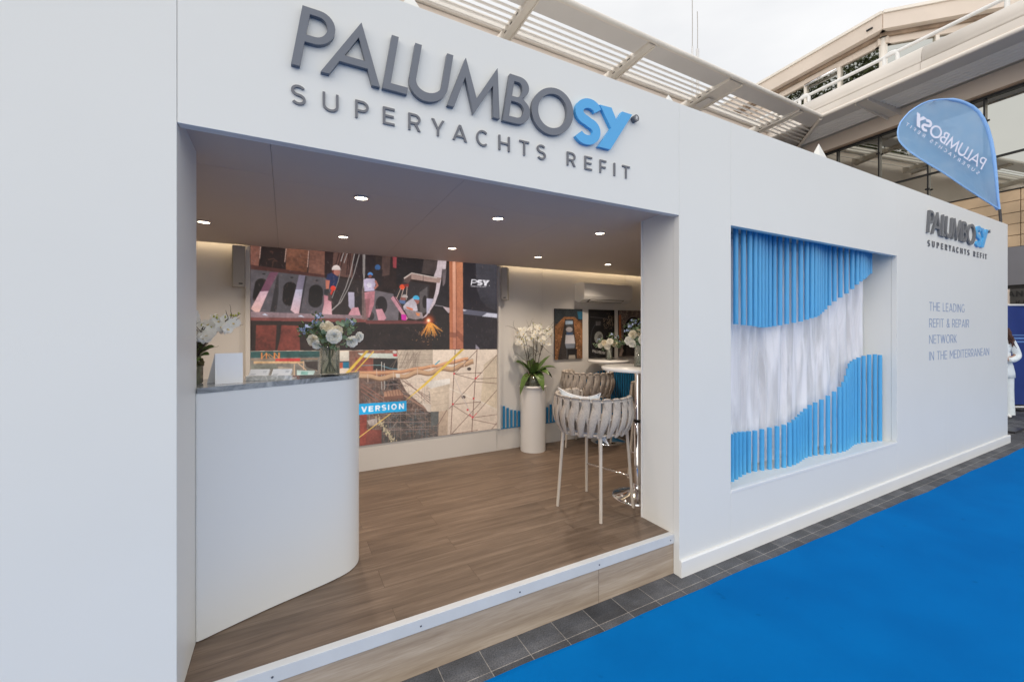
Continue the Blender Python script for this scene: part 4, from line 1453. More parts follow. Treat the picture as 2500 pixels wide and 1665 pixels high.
Ln([(760, 750), (1180, 1010)], 26, (160, 122, 102))
P([(55, 1060), (165, 1050), (160, 1560), (55, 1570)], (142, 66, 54), nz=.3)
P([(165, 1150), (330, 1110), (330, 1220), (210, 1240)], (176, 158, 148), nz=.4)
P([(160, 1290), (400, 1300), (400, 1540), (160, 1560)], (120, 62, 52), nz=.3)
for i in range(90):
    k = ras.r.random()
    El(330 + 260 * k + 22 * ras.r.normal(), 1090 + 400 * k + 30 * ras.r.normal(), 9, 14, (206, 186, 150), .7)
for x, y in ((400, 215), (443, 240)):
    Ln([(x, y), (x + 2, 660)], 11, (196, 184, 172))
for y in (500, 585, 1050, 1180, 1300):
    Ln([(440, y), (670 if y < 700 else 1150, y - 14)], 9, (158, 132, 122))
P([(1060, 560), (1200, 520), (1490, 480), (1490, 575), (1190, 645)], (228, 214, 200), nz=.04)
P([(1165, 650), (1485, 565), (1465, 990), (1190, 1012)], (208, 184, 160), nz=.08)
P([(1045, 870), (1190, 900), (1185, 1015), (1135, 1010)], (214, 194, 176))
for y in (700, 820, 885):
    Ln([(1195, y + 30), (1470, y - 18)], 5, (166, 140, 120), .8)
P([(1310, 1005), (1462, 988), (1445, 1500), (1300, 1500)], (176, 150, 128), nz=.1)
P([(1185, 1010), (1310, 1005), (1300, 1200), (1190, 1250)], (92, 90, 86), nz=.2)
P([(2030, 260), (2260, 80), (2260, 1000), (1980, 840)], (200, 176, 146), .7, nz=.05)
Ln([(1480, 640), (1980, 850), (2260, 990)], 14, (226, 208, 188))
for cx, cy in ((1795, 330), (1705, 778)):
    El(cx, cy, 34, 26, (82, 66, 60), nz=.3)
# ducts
def duct(pts, wd, c0, c1):
    sm = []
    for i in range(len(pts) - 1):
        for k in range(6):
            f = k / 6
            f = f * f * (3 - 2 * f)
            sm.append((pts[i][0] + (pts[i + 1][0] - pts[i][0]) * k / 6, pts[i][1] + (pts[i + 1][1] - pts[i][1]) * f))
    sm.append(pts[-1])
    Ln([(x, y + wd * .12) for x, y in sm], wd, c1)
    Ln(sm, wd * .72, c0)
    Ln([(x, y - wd * .14) for x, y in sm], wd * .25, tuple(min(255, int(v * 1.12)) for v in c0))
duct([(-140, 385), (350, 388), (680, 372), (1000, 318), (1280, 275), (1500, 222), (1780, 162)], 56, (212, 154, 114), (160, 106, 76))
duct([(-140, 430), (200, 440), (380, 478), (600, 428), (760, 446), (980, 370), (1150, 394), (1370, 312), (1520, 330), (1700, 252), (1862, 200)], 80, (200, 158, 122), (142, 106, 80))
for x, y in ((178, 470), (585, 430), (968, 370), (1185, 300), (1712, 230), (320, 385)):
    Ln([(x, y - 60), (x + 6, y + 70)], 9, (222, 190, 166))
P([(622, 405), (690, 408), (690, 470), (635, 470)], (226, 208, 192))
# scaffold
TU = (116, 84, 74)
for a, b_ in (((1572, 20), (1500, 1390)), ((1922, 10), (1832, 1400))):
    Ln([a, b_], 12, TU)
for a, b_ in (((1922, 30), (1560, 410)), ((2270, 75), (1890, 500)), ((1555, 408), (2005, 390)), ((1890, 490), (2270, 474)), ((1850, 530), (2270, 565)), ((1880, 520), (1470, 970)),
              ((2260, 640), (1850, 1108)), ((1535, 895), (1985, 850)), ((1850, 1106), (2270, 1050)), ((1830, 1130), (2270, 1222)), ((1985, 850), (1510, 1370)), ((2260, 1160), (2120, 1330)),
              ((1500, 1370), (1935, 1300)), ((1560, 410), (1890, 500)), ((1540, 910), (1820, 1090)), ((1440, 980), (1300, 1220))):
    Ln([a, b_], 9, TU)
Ln([(1560, 460), (1690, 770), (1850, 1100)], 11, (196, 176, 166))
for cx, cy in ((1555, 405), (1895, 480), (1535, 890), (1850, 1100), (1770, 980), (1865, 800)):
    El(cx, cy, 16, 16, (202, 56, 66))
Ln([(1895, 490), (1950, 430)], 13, (202, 56, 66))
Ln([(1850, 1105), (1795, 1050)], 13, (214, 56, 70))
Ln([(1850, 1105), (1920, 1030)], 11, (190, 60, 66))
P([(1240, 262), (1320, 190), (1332, 200), (1262, 268)], (60, 160, 180))
# yellow straps
Y_ = (232, 190, 78)
P([(1668, 15), (1722, 15), (1090, 600), (780, 835), (1050, 590)], Y_)
Ln([(545, 1040), (-160, 1570)], 12, (240, 196, 104))
P([(150, 40), (200, 40), (-160, 440), (-200, 420)], Y_)
Ln([(275, 50), (-120, 480)], 16, Y_)
# caption
P([(-200, 902), (797, 838), (797, 1000), (-200, 1080)], (0, 172, 228))
txt = [('V', 75, 172), ('E', 195, 268), ('R', 300, 378), ('S', 402, 474), ('I', 503, 522), ('O', 555, 640), ('N', 676, 756)]
for c, a0, a1 in txt:
    lp, w = glyph(c, .2)
    yb = lambda x: 1017 - (x - 110) * .0856
    P([[(a0 + a / w * (a1 - a0), yb(a0 + a / w * (a1 - a0)) - b_ * 88) for a, b_ in q] for q in lp], (250, 252, 255))
ras.fx = None
M['screen'] = picture_mat('screen', 0.93 / 2 ** EXPOSURE)
vw = thing('video_wall', 'large lit video wall showing shipyard workers above a scaffolded ship', 'video screen', (SX0, BY, SZ0))
b = MB()
b.box(SX0 + 0.001, SX1 - 0.001, BY - 0.008, BY + 0.04, SZ0 + 0.001, SZ1 - 0.001)
b.build('casing', M['black'], vw)
picture_mesh('picture', ras.out(), SX0, SX1, SZ0, SZ1, BY - 0.0085, M['screen'], vw)
for x0, x1 in ((SX0 - 0.034, SX0 - 0.001), (SX1 + 0.001, SX1 + 0.03)):
    MB().box(x0, x1, BY - 0.045, BY - 0.001, 0.499, 2.276).build('side_trim', M['inner_wall'], vw, bevel=0.001)

# posters
def poster(x0, x1, label, paint, base):
    z0, z1 = 1.226, 1.83
    t = thing('poster', label, 'picture', (x0, BY, z0))
    MB().box(x0, x1, BY - 0.018, BY - 0.001, z0, z1).build('board', M['black'], t, bevel=0.001)
    r = Raster(90, 134, x0, x1, z0, z1, base, seed=int(x0 * 100))
    W, H = x1 - x0, z1 - z0
    r.fx = lambda a, b: (x0 + a * W, z1 - b * H)
    paint(r)
    picture_mesh('print', r.out(), x0, x1, z0, z1, BY - 0.0186, M['print'], t)
M['print'] = picture_mat('print', 0)
def paint_dock(r):
    r.poly([(0, 0), (1, 0), (1, .22), (0, .3)], (52, 60, 66), nz=.4)
    r.poly([(.8, .05), (1, .05), (1, .2), (.85, .2)], (50, 110, 140), nz=.3)
    r.poly([(0, .35), (.32, .16), (.7, .16), (1, .3), (1, 1), (0, 1)], (140, 98, 66), nz=.5)
    r.poly([(.36, .2), (.66, .2), (.8, 1), (.1, 1)], (54, 50, 50), nz=.3)
    r.poly([(.40, .2), (.62, .2), (.72, .98), (.42, .98)], (78, 80, 84), nz=.2)
    for a in range(70):
        x, y = r.r.random(), .3 + .7 * r.r.random()
        if x < .28 or x > .72:
            r.ell(x, y, .015, .012, (60, 40, 30) if r.r.random() < .6 else (206, 160, 120), .8)
    r.poly([(.37, .24), (.64, .24), (.64, .3), (.37, .31)], (170, 190, 214))
    r.ell(.51, .41, .12, .05, (176, 170, 174))
    r.poly([(.40, .46), (.66, .47), (.62, .53), (.42, .53)], (60, 84, 120))
    r.poly([(.38, .52), (.68, .52), (.72, .70), (.36, .70)], (206, 206, 214))
    r.poly([(.36, .69), (.72, .69), (.7, .78), (.4, .78)], (130, 140, 156))
    r.poly([(.44, .80), (.8, .80), (.78, 1), (.44, 1)], (26, 26, 30))
    r.poly([(.5, .92), (.72, .92), (.74, 1), (.48, 1)], (180, 172, 160), .8)
def paint_dark(r):
    r.poly([(0, 0), (1, 0), (1, 1), (0, 1)], (20, 20, 24), nz=.3)
    r.line([(.02, .15), (.9, .19)], .012, (70, 68, 70))
    r.poly([(.25, .24), (.45, .24), (.45, .33), (.25, .33)], (74, 72, 76), nz=.6)
    for k in range(90):
        r.ell(.78 + .14 * r.r.normal(), .25 + .08 * r.r.normal(), .012, .009, (150, 132, 112), .6)
    r.line(arc(.36, .62, .3, .34, 110, 250, 14), .02, (52, 54, 62))
    r.ell(.37, .58, .17, .13, (150, 152, 150), nz=.25)
    r.ell(.42, .60, .1, .09, (96, 98, 98), .8, nz=.3)
    x = .13
    for c in 'PALUMBOSY':
        lp, w = glyph(c, .26 if c in 'SY' else .15)
        r.poly([[(x + a * .062, .88 + (x - .13) * .12 - b * .055) for a, b in q] for q in lp], (216, 214, 214))
        x += (w + .14) * .062
    r.poly([(.05, .97), (.3, .97), (.3, .985), (.05, .985)], (70, 70, 72))
def paint_arch(r):
    r.poly([(0, 0), (1, 0), (1, 1), (0, 1)], (112, 100, 96), nz=.5)
    for k in range(260):
        x, y = r.r.random(), r.r.random()
        r.ell(x, y, .03, .016, [(146, 130, 120), (72, 62, 60), (168, 150, 138)][int(r.r.integers(3))], .55)
    r.poly([(0, .1), (.09, .1), (.1, .75), (0, .8)], (168, 98, 62), nz=.3)
    r.poly([(.14, .98)] + arc(.62, .50, .46, .40, 170, 380, 20) + [(1.0, .98)], (24, 20, 20))
    r.line([(.14, .9)] + arc(.62, .50, .44, .38, 170, 380, 20), .03, (120, 110, 108))
    r.poly([(.30, .98)] + arc(.64, .52, .32, .30, 175, 370, 18) + [(1.0, .98)], (60, 54, 54), nz=.5)
    r.poly([(.0, .98), (.12, .8), (.2, .86), (.1, .98)], (170, 150, 140))
poster(2.784, 3.191, 'unframed poster of a boat in a dry dock seen from above', paint_dock, (90, 70, 60))
poster(3.295, 3.703, 'dark poster with white lettering, behind the small bouquet in the middle', paint_dark, (20, 20, 24))
poster(3.778, 4.187, 'poster of a dark arch in a stone wall, right of the dark poster', paint_arch, (100, 90, 86))
# ------------------------------------------------------------------ reception counter
MARB_T = 1.343
def marble_mat():
    m, n, l, b = new_mat('grey_marble')
    tc = n.new('ShaderNodeTexCoord')
    w = n.new('ShaderNodeTexNoise')
    w.inputs['Scale'].default_value = 6
    w.inputs['Detail'].default_value = 8
    w.inputs['Roughness'].default_value = 0.65
    w.inputs['Distortion'].default_value = 2.2
    l.new(tc.outputs['Object'], w.inputs['Vector'])
    cr = n.new('ShaderNodeValToRGB')
    e = cr.color_ramp.elements
    e[0].position, e[1].position = 0.36, 0.66
    e[0].color, e[1].color = (0.13, 0.145, 0.16, 1), (0.50, 0.52, 0.53, 1)
    k = e.new(0.5)
    k.color = (0.28, 0.30, 0.32, 1)
    l.new(w.outputs['Fac'], cr.inputs['Fac'])
    l.new(cr.outputs['Color'], b.inputs['Base Color'])
    b.inputs['Roughness'].default_value = 0.08
    return m
def white_marble_mat():
    m, n, l, b = new_mat('white_marble')
    tc = n.new('ShaderNodeTexCoord')
    w = n.new('ShaderNodeTexNoise')
    w.inputs['Scale'].default_value = 22
    w.inputs['Detail'].default_value = 6
    w.inputs['Distortion'].default_value = 1.8
    l.new(tc.outputs['Object'], w.inputs['Vector'])
    cr = n.new('ShaderNodeValToRGB')
    e = cr.color_ramp.elements
    e[0].position, e[1].position = 0.40, 0.62
    e[0].color, e[1].color = (0.50, 0.50, 0.48, 1), (0.80, 0.79, 0.77, 1)
    l.new(w.outputs['Fac'], cr.inputs['Fac'])
    l.new(cr.outputs['Color'], b.inputs['Base Color'])
    b.inputs['Roughness'].default_value = 0.3
    return m
M['marble'], M['white_marble'] = marble_mat(), white_marble_mat()
def spline(pts, n=10):
    out = []
    Pp = [pts[0]] + list(pts) + [pts[-1]]
    for i in range(1, len(Pp) - 2):
        p0, p1, p2, p3 = (np.array(Pp[i + k], float) for k in (-1, 0, 1, 2))
        for k in range(n):
            t = k / n
            out.append(tuple(0.5 * ((2 * p1) + (-p0 + p2) * t + (2 * p0 - 5 * p1 + 4 * p2 - p3) * t * t + (-p0 + 3 * p1 - 3 * p2 + p3) * t ** 3)))
    out.append(tuple(Pp[-2]))
    return out
front = spline([(-0.3355, 2.240), (-0.3355, 2.2125), (-0.237, 2.251), (-0.078, 2.312), (0.10, 2.370), (0.22, 2.412), (0.302, 2.455), (0.352, 2.515), (0.374, 2.59), (0.374, 2.68)], 8)[4:]
back_top = [(0.34, 2.56), (0.30, 2.525), (0.15, 2.535), (0.02, 2.566), (-0.15, 2.57), (-0.9, 2.57)]
outline = [(-0.9, 2.2405), (-0.3355, 2.2405)] + front
body_poly = outline + [(0.36, 2.80), (0.27, 2.80), (0.27, 2.60), (-0.9, 2.60)]
ct = thing('reception_counter', 'white curved reception counter with a grey marble ledge at the left of the opening', 'counter', (0.0, 2.4, FL))
MB().prism(body_poly, FL + 0.004, MARB_T - 0.0245, smooth_side=False).build('body', M['counter_white'], ct)
def off(poly, d):
    out = []
    for i, p in enumerate(poly):
        a, c = Vector(poly[i - 1]), Vector(poly[(i + 1) % len(poly)])
        t = (c - a).normalized()
        out.append((p[0] + t.y * d, p[1] - t.x * d))
    return out
top_poly = [(-0.9, 2.2405), (-0.3356, 2.2405)] + [(x + 0.003, y - 0.002) for x, y in front[1:-2]] + [(0.372, 2.60), (0.33, 2.585), (0.28, 2.545), (0.15, 2.545), (0.02, 2.572), (-0.15, 2.59), (-0.9, 2.59)]
MB().prism(top_poly, MARB_T - 0.024, MARB_T).build('marble_top', M['marble'], ct, bevel=0.0015)

# blank card stand: a folded sheet standing on the ledge
t = thing('card_stand', 'blank white tent card standing on the marble ledge by the left orchid', 'tent card', (-0.235, 2.33, MARB_T), R_(8))
b = MB()
w, h = 0.0535, 0.140
b.add([(-w, -0.006, 0.0006), (w, -0.006, 0.0006), (w, 0.010, h), (-w, 0.010, h), (-w - 0.03, 0.075, 0.0006), (w - 0.03, 0.085, 0.0006)], [(0, 1, 2, 3), (3, 2, 5, 4)])
o = b.build('card', M['paper'], t, world=False)
sm = o.modifiers.new('thick', 'SOLIDIFY')
sm.thickness = 0.0012
# marble tray with two packs of business cards
t = thing('card_tray', 'small white marble tray holding two stacks of white business cards', 'card holder', (-0.07, 2.395, MARB_T), R_(-20))
b = MB()
b.box(-0.105, 0.105, -0.022, -0.006, 0, 0.024)
b.box(-0.105, 0.105, -0.006, 0.05, 0, 0.008)
b.build('tray', M['white_marble'], t, world=False, bevel=0.001)
for x in (-0.062, 0.043):
    s = MB()
    s.box(-0.044, 0.044, 0, 0.012, 0, 0.055)
    Mx = Matrix.Translation((x, -0.004, 0.010)) @ Matrix.Rotation(R_(-42), 4, 'X')
    s.xform(Mx)
    c = s.build('card_stack', M['paper'], t, world=False, bevel=0.0006)
    p = MB()
    for (a0, a1, z) in ((0.018, 0.036, .040), (0.018, 0.034, .033), (-0.036, -0.012, .024), (-0.036, -0.016, .017)):
        p.box(a0, a1, -0.0006, -0.0001, z, z + 0.0022)
    p.xform(Mx)
    p.build('print', M['print_grey'], c, world=False)

# ------------------------------------------------------------------ plants and flowers
def leaf_strip(b, base, d, L, w, droop, n=7, up=0.6, twist=0.0):
    """a long arching leaf with a folded midrib"""
    d = Vector((d[0], d[1], 0)).normalized()
    side = Vector((-d.y, d.x, 0))
    rows = []
    for i in range(n + 1):
        t = i / n
        p = Vector(base) + d * (L * t * (1 - 0.12 * t)) + Vector((0, 0, L * (up * t - droop * t * t)))
        ww = w * (math.sin(PI * min(1, 0.12 + 0.88 * t)) ** 0.7) * (1 if t < 1 else 0.02)
        s2 = (side * math.cos(twist * t) + Vector((0, 0, 1)) * math.sin(twist * t))
        rows.append([p - s2 * ww + Vector((0, 0, ww * 0.35)), p, p + s2 * ww + Vector((0, 0, ww * 0.35))])
    b.grid(rows)
def disc_petal(b, c, nrm, up, L, w, cup=0.2, n=5):
    """one rounded petal or leaf, rooted at c, growing along up, facing nrm"""
    nrm, up = Vector(nrm).normalized(), Vector(up).normalized()
    side = nrm.cross(up).normalized()
    rows = []
    for i in range(n + 1):
        t = i / n
        ww = w * math.sin(PI * (0.08 + 0.90 * t)) ** 0.6 if t < 1 else w * 0.25
        p = Vector(c) + up * (L * t) + nrm * (cup * L * (t * t))
        rows.append([p - side * ww + nrm * ww * 0.25, p, p + side * ww + nrm * ww * 0.25])
    b.grid(rows)
def rnd_dir(r, zmin=-1):
    while True:
        v = Vector((r.uniform(-1, 1), r.uniform(-1, 1), r.uniform(-1, 1)))
        if 0.1 < v.length < 1 and v.normalized().z > zmin:
            return v.normalized()
def frame_of(nrm):
    nrm = Vector(nrm).normalized()
    a = Vector((0, 0, 1)) if abs(nrm.z) < 0.9 else Vector((1, 0, 0))
    u = nrm.cross(a).normalized()
    return nrm, u, nrm.cross(u)
def rose(parent, c, nrm, r, m, rr, seed=0):
    """an open lisianthus: rings of ruffled petals"""
    q = random.Random(seed)
    nrm, u, w = frame_of(nrm)
    b = MB()
    for ring, (n, rad, tilt, L) in enumerate([(5, .10, .95, .55), (6, .22, .75, .75), (7, .30, .45, .95), (7, .34, .12, 1.05)]):
        for k in range(n):
            a = 2 * PI * (k + 0.5 * ring) / n + q.uniform(-.2, .2)
            out = u * math.cos(a) + w * math.sin(a)
            tl = tilt + q.uniform(-.12, .12)
            up = out * math.cos(tl * PI / 2) + nrm * math.sin(tl * PI / 2)
            fn = nrm * math.cos(tl * PI / 2) - out * math.sin(tl * PI / 2)
            rows = []
            W = r * (0.30 + 0.09 * ring)
            for i in range(6):
                t = i / 5
                row = []
                for j in range(5):
                    s = (j / 4 - .5) * 2
                    ww = W * math.sin(PI * (0.12 + 0.72 * t)) ** 0.7
                    side = fn.cross(up)
                    ruf = 0.10 * r * t * t * math.sin(s * 7 + k * 2 + ring) + 0.05 * r * t * q.uniform(-1, 1)
                    p = Vector(c) + out * rad * r * 0.5 + up * (L * r * 0.72 * t) + side * (ww * s) + fn * (0.20 * r * s * s + ruf - 0.12 * r * t * t)
                    row.append(p)
                rows.append(row)
            b.grid(rows)
    return b.build('flower', m, parent)
def orchid_flower(b, lip, c, nrm, r, rot=0.0):
    nrm, u, w = frame_of(nrm)
    for k, (L, W) in enumerate([(1.0, .34), (1.05, .60), (.95, .34), (.95, .34), (1.05, .60)]):
        a = rot + PI / 2 + k * 2 * PI / 5
        up = u * math.cos(a) + w * math.sin(a)
        disc_petal(b, Vector(c) + nrm * 0.002 * k, nrm, up, L * r, W * r, 0.10, 4)
    disc_petal(lip, Vector(c) + nrm * 0.004, (nrm * .6 - Vector((0, 0, .6))), nrm - Vector((0, 0, .5)), r * .42, r * .18, 0.3, 4)

def orchid(name, label, loc, pot_r, pot_h, stems, n_fl, leaf_dirs, fr, seed, leafL=0.2, h=0.45, face=(-.4, -.9, .1)):
    q = random.Random(seed)
    t = thing(name, label, 'orchid', loc)
    x0, y0, z0 = loc
    b = MB()
    b.lathe([(pot_r * .94, 0), (pot_r, 0.006), (pot_r, pot_h), (pot_r - .004, pot_h), (pot_r - .006, pot_h - .02)], 32, loc)
    b.build('pot', M['pot_glass'], t)
    b = MB()
    b.lathe([(pot_r - .0065, pot_h - .03), (pot_r * .9, pot_h + .006), (pot_r * .5, pot_h + .022), (0.0001, pot_h + .03)], 24, loc)
    for k in range(60):
        a, rr = q.uniform(0, 2 * PI), pot_r * q.uniform(0.2, 1.0)
        b.ball((x0 + rr * math.cos(a), y0 + rr * math.sin(a), z0 + pot_h + q.uniform(0, .025)), q.uniform(.006, .014), n=6, m=4)
    b.build('moss', M['moss'], t)
    b = MB()
    for (a, L, up, dr, w) in leaf_dirs:
        leaf_strip(b, (x0 + 0.02 * math.cos(a), y0 + 0.02 * math.sin(a), z0 + pot_h + .015), (math.cos(a), math.sin(a)), L, w, dr, up=up, twist=q.uniform(-.5, .5))
    b.build('leaves', M['leaf_dark'], t)
    for (sx, sy, tx, ty, hh) in stems:
        pts = []
        n = 14
        for i in range(n + 1):
            s = i / n
            pts.append((x0 + sx + (tx - sx) * s ** 1.6 + q.uniform(-.004, .004), y0 + sy + (ty - sy) * s ** 1.6 + q.uniform(-.004, .004), z0 + pot_h + hh * (s - 0.10 * s * s)))
        MB().tube(pts, [.0042 - .0022 * i / n for i in range(n + 1)], 6).build('stem', M['twig'], t)
        tw = MB()
        for k in range(5):
            i = q.randrange(4, n)
            p = Vector(pts[i])
            v = Vector((q.uniform(-1, 1), q.uniform(-1, 1), q.uniform(-.2, 1))).normalized()
            pp = [p]
            for j in range(6):
                v = (v + Vector((q.uniform(-.5, .5), q.uniform(-.5, .5), q.uniform(-.4, .6)))).normalized()
                pp.append(pp[-1] + v * hh * .06)
            tw.tube(pp, [.0024 - .0003 * j for j in range(7)], 5)
        tw.build('twig', M['twig'], t)
        for k in range(6):
            a = q.uniform(0.62, 1.0)
            p = Vector(pts[int(a * n)]) + Vector((q.uniform(-.02, .02), q.uniform(-.02, .02), q.uniform(0, .035)))
            MB().ball(p, .005, .005, .007, 8, 5).build('bud', M['bud'], t)
        for k in range(n_fl):
            a = 0.72 + 0.28 * (k + .5) / n_fl
            p = Vector(pts[min(n, int(a * n))]) + Vector((q.uniform(-1, 1) * fr * 1.1, q.uniform(-1, 1) * fr * 1.1, q.uniform(-1.2, .5) * fr))
            f, lp = MB(), MB()
            d = Vector((face[0] + q.uniform(-.6, .6), face[1] + q.uniform(-.5, .5), face[2] + q.uniform(-.3, .3)))
            orchid_flower(f, lp, p, d, fr * q.uniform(.85, 1.1), q.uniform(-.4, .4))
            o = f.build('flower', M['petal'], t)
            lp.build('lip', M['lip_yellow'], o)
    return t

# left orchid on the counter ledge, half hidden by the jamb
orchid('potted_orchid', 'white orchid with dark twigs at the left end of the counter beside the jamb', (-0.405, 2.40, MARB_T), .062, .085,
       [(-.01, 0, .02, .02, .27), (.02, .01, .115, .03, .25), (.03, .0, .20, .05, .27), (.015, -.01, .07, -.02, .20), (.03, .02, .16, .02, .24)], 7,
       [(.3, .10, 1.2, .5, .03), (-.2, .08, .9, .5, .03), (2.2, .14, .9, .5, .035), (-1.0, .09, .7, .6, .03), (1.2, .10, 1.3, .3, .03)], 0.029, 5, face=(.2, -.95, .1))
# pedestal and its orchid
pd = thing('pedestal', 'tall white cylindrical plant pedestal with a lipped top', 'pedestal', (2.40, 3.965, FL))
MB().cyl((2.40, 3.965, FL), .139, .685, 48).build('column', M['table_top'], pd)
b = MB()
b.lathe([(.140, .6855), (.150, .689), (.152, .704), (.149, .712), (0.0001, .712)], 48, (2.40, 3.965, FL))
b.build('lip', M['table_top'], pd)
orchid('potted_orchid', 'white orchid with broad green leaves in a low glass pot on the pedestal', (2.40, 3.965, FL + .7125), .108, .105,
       [(-.05, 0, -.21, -.03, .56), (-.02, .02, -.13, .02, .60), (.0, -.02, -.02, -.03, .66), (.03, .01, .09, .0, .65), (.05, -.01, .20, -.02, .62), (.06, .02, .25, .03, .58)], 7,
       [(3.5, .23, .35, 1.25, .05), (2.7, .20, 1.3, .6, .055), (3.1, .17, 1.5, .6, .05), (-1.5, .20, .5, 1.3, .055), (-.5, .27, .8, .55, .056), (.1, .27, 1.15, .4, .045), (-.2, .24, .5, .7, .05), (1.2, .2, 1.3, .5, .05), (.4, .2, .3, .9, .04), (4.4, .16, 1.5, .6, .045), (-1.0, .2, .9, .9, .05)],
       .036, 9, face=(-.45, -.85, .1))

def vase(name, label, loc, r, h, group=None):
    t = thing(name, label, 'vase', loc, 0, group)
    b = MB()
    b.lathe([(r * .98, 0), (r, .004), (r, h), (r - .0035, h), (r - .0035, .014), (0.0001, .014)], 40, loc)
    b.build('glass', M['vase_glass'], t)
    b = MB()
    b.lathe([(0.0001, .0145), (r - .0045, .0145), (r - .0045, h * .52), (0.0001, h * .52)], 40, loc)
    b.build('water', M['water'], t)
    return t
def bouquet(label, loc, r, h, heads, greens, sprigs, seed, stem_n=12, view=(-.3, -.95)):
    """flowers standing in a vase of radius r and height h at loc; offsets in metres: (right, toward the back, up) of the photograph's view"""
    q = random.Random(seed)
    vf = Vector((-view[0], -view[1], 0)).normalized()
    vr = Vector((vf.y, -vf.x, 0))
    W = lambda a, d, z: Vector(loc) + vr * a + vf * d + Vector((0, 0, z))
    t = thing('bouquet', label, 'bouquet', loc)
    b = MB()
    for k in range(stem_n):
        a = q.uniform(0, 2 * PI)
        b.tube([W(r * .55 * math.cos(a), r * .55 * math.sin(a), .022), W(-r * .3 * math.cos(a), -r * .3 * math.sin(a), h * .7), W(-r * .6 * math.cos(a), -r * .6 * math.sin(a), h * 1.12), W(-r * 1.0 * math.cos(a), -r * 1.0 * math.sin(a), h * 1.35)], .0026, 6)
    b.build('stems', M['stem_green'], t)
    for k, (a, d, z, rr, mk, fa, fz) in enumerate(heads):
        n = (vr * fa - vf * 0.9 + Vector((0, 0, fz)))
        rose(t, W(a, d, z), n, rr * .88, M[mk], q, seed * 10 + k)
    b = MB()
    for (a, d, z, s, n) in greens:
        for k in range(n):
            c = W(a, d, z) + Vector((q.uniform(-1, 1), q.uniform(-1, 1), q.uniform(-1, 1))) * s * .9
            up = rnd_dir(q, -.3)
            nn = (up.cross(rnd_dir(q)) - vf * .6 + Vector((0, 0, .4)))
            disc_petal(b, c, nn, up, s * q.uniform(.55, .9), s * q.uniform(.26, .38), .1, 4)
    b.build('eucalyptus_leaves', M['leaf_grey'], t)
    b, fl, st = MB(), MB(), MB()
    for (a, d, z, s, n) in sprigs:
        root = W(a * .25, d * .25, h * 1.05)
        st.tube([root, W(a * .6, d * .6, (h + z) / 2 + .01), W(a, d, z)], .0016, 5)
        for k in range(n):
            c = W(a, d, z) + Vector((q.uniform(-1, 1), q.uniform(-1, 1), q.uniform(-1.2, .7))) * s
            up = rnd_dir(q, -.1)
            disc_petal(b, c, up.cross(rnd_dir(q)), up, s * .62, s * .15, .15, 4)
        for k in range(max(2, n // 3)):
            c = W(a, d, z) + Vector((q.uniform(-1, 1), q.uniform(-1, 1), q.uniform(-.3, 1))) * s * .8
            nn, u, w = frame_of(-vf + rnd_dir(q) * .8)
            for j in range(5):
                g2 = 2 * PI * j / 5
                disc_petal(fl, c, nn, u * math.cos(g2) + w * math.sin(g2), .0105, .0036, .1, 3)
    st.build('sprig_stem', M['stem_green'], t)
    b.build('sprig_leaves', M['leaf_mid'], t)
    fl.build('blue_blossom', M['petal_blue'], t)
    return t
def shrink(kx, kz, z0, heads, greens, sprigs):
    f = lambda L: [(e[0] * kx, e[1] * kx, z0 + (e[2] - z0) * kz) + (e[3] * .9,) + tuple(e[4:]) for e in L]
    return f(heads), f(greens), f(sprigs)
V1 = (0.205, 2.455, MARB_T)
vase('vase', 'clear glass cylinder vase at the right end of the marble ledge', V1, .050, .160)
bouquet('white and cream flower bouquet with small blue blossoms in the counter vase', V1, .05, .16,
        *shrink(.86, .74, .16, [(-.095, -.03, .205, .042, 'petal_cream', -.5, .0), (-.075, -.045, .175, .034, 'petal', -.5, -.2), (-.018, -.02, .300, .046, 'petal_cream', 0, .6), (.042, -.02, .272, .040, 'petal_cream', .3, .5), (.022, -.065, .232, .054, 'petal', 0, .15),
         (.128, -.03, .192, .044, 'petal', .4, -.1), (.170, -.01, .225, .040, 'petal', .7, 0)],
        [(.10, .0, .275, .045, 14), (.115, .02, .30, .04, 8), (.0, -.02, .18, .05, 16), (.05, -.03, .17, .045, 12), (-.04, -.02, .215, .04, 12), (-.05, .03, .25, .05, 14), (.06, .04, .22, .05, 14), (-.10, .0, .235, .03, 6)],
        [(-.15, .0, .265, .034, 18), (-.12, -.02, .295, .034, 16), (-.09, .02, .31, .04, 20), (-.065, .02, .37, .032, 22), (.115, .03, .345, .03, 16), (-.055, .0, .325, .03, 14), (.135, .01, .325, .025, 10)]), 3, view=(-.05, -1))

# ------------------------------------------------------------------ bar tables
def bar_table(loc, top_r, H, label):
    t = thing('bar_table', label, 'bar table', loc, 0, 'round bar tables on chrome columns')
    x, y, z = loc
    b = MB()
    b.lathe([(.205, .001), (.205, .006), (.19, .016), (.13, .034), (.075, .052), (.045, .066), (.036, .078), (.036, .098), (.0001, .098)], 56, loc)
    b.build('base', M['chrome'], t)
    b = MB()
    b.lathe([(.0295, .0985), (.0295, H * .60), (.024, H * .603), (.024, H - .026)], 28, loc)
    b.build('column', M['chrome'], t)
    b = MB()
    b.lathe([(.034, H * .575), (.037, H * .58), (.037, H * .592), (.034, H * .597)], 28, loc)
    b.build('collar', M['black'], t)
    b = MB()
    b.lathe([(.0001, H - .0255), (top_r - .02, H - .0255), (top_r - .003, H - .024), (top_r, H - .020), (top_r, H - .005), (top_r - .003, H - .001), (0.0001, H)], 64, loc)
    b.build('tabletop', M['table_top'], t)
    return t
T1, T2 = (2.475, 2.47, FL), (3.375, 3.845, FL)
bar_table(T1, .285, 1.035, 'white round bar table on a chrome column, half hidden by the right jamb')
bar_table(T2, .245, .965, 'white round bar table at the back, below the dark poster')
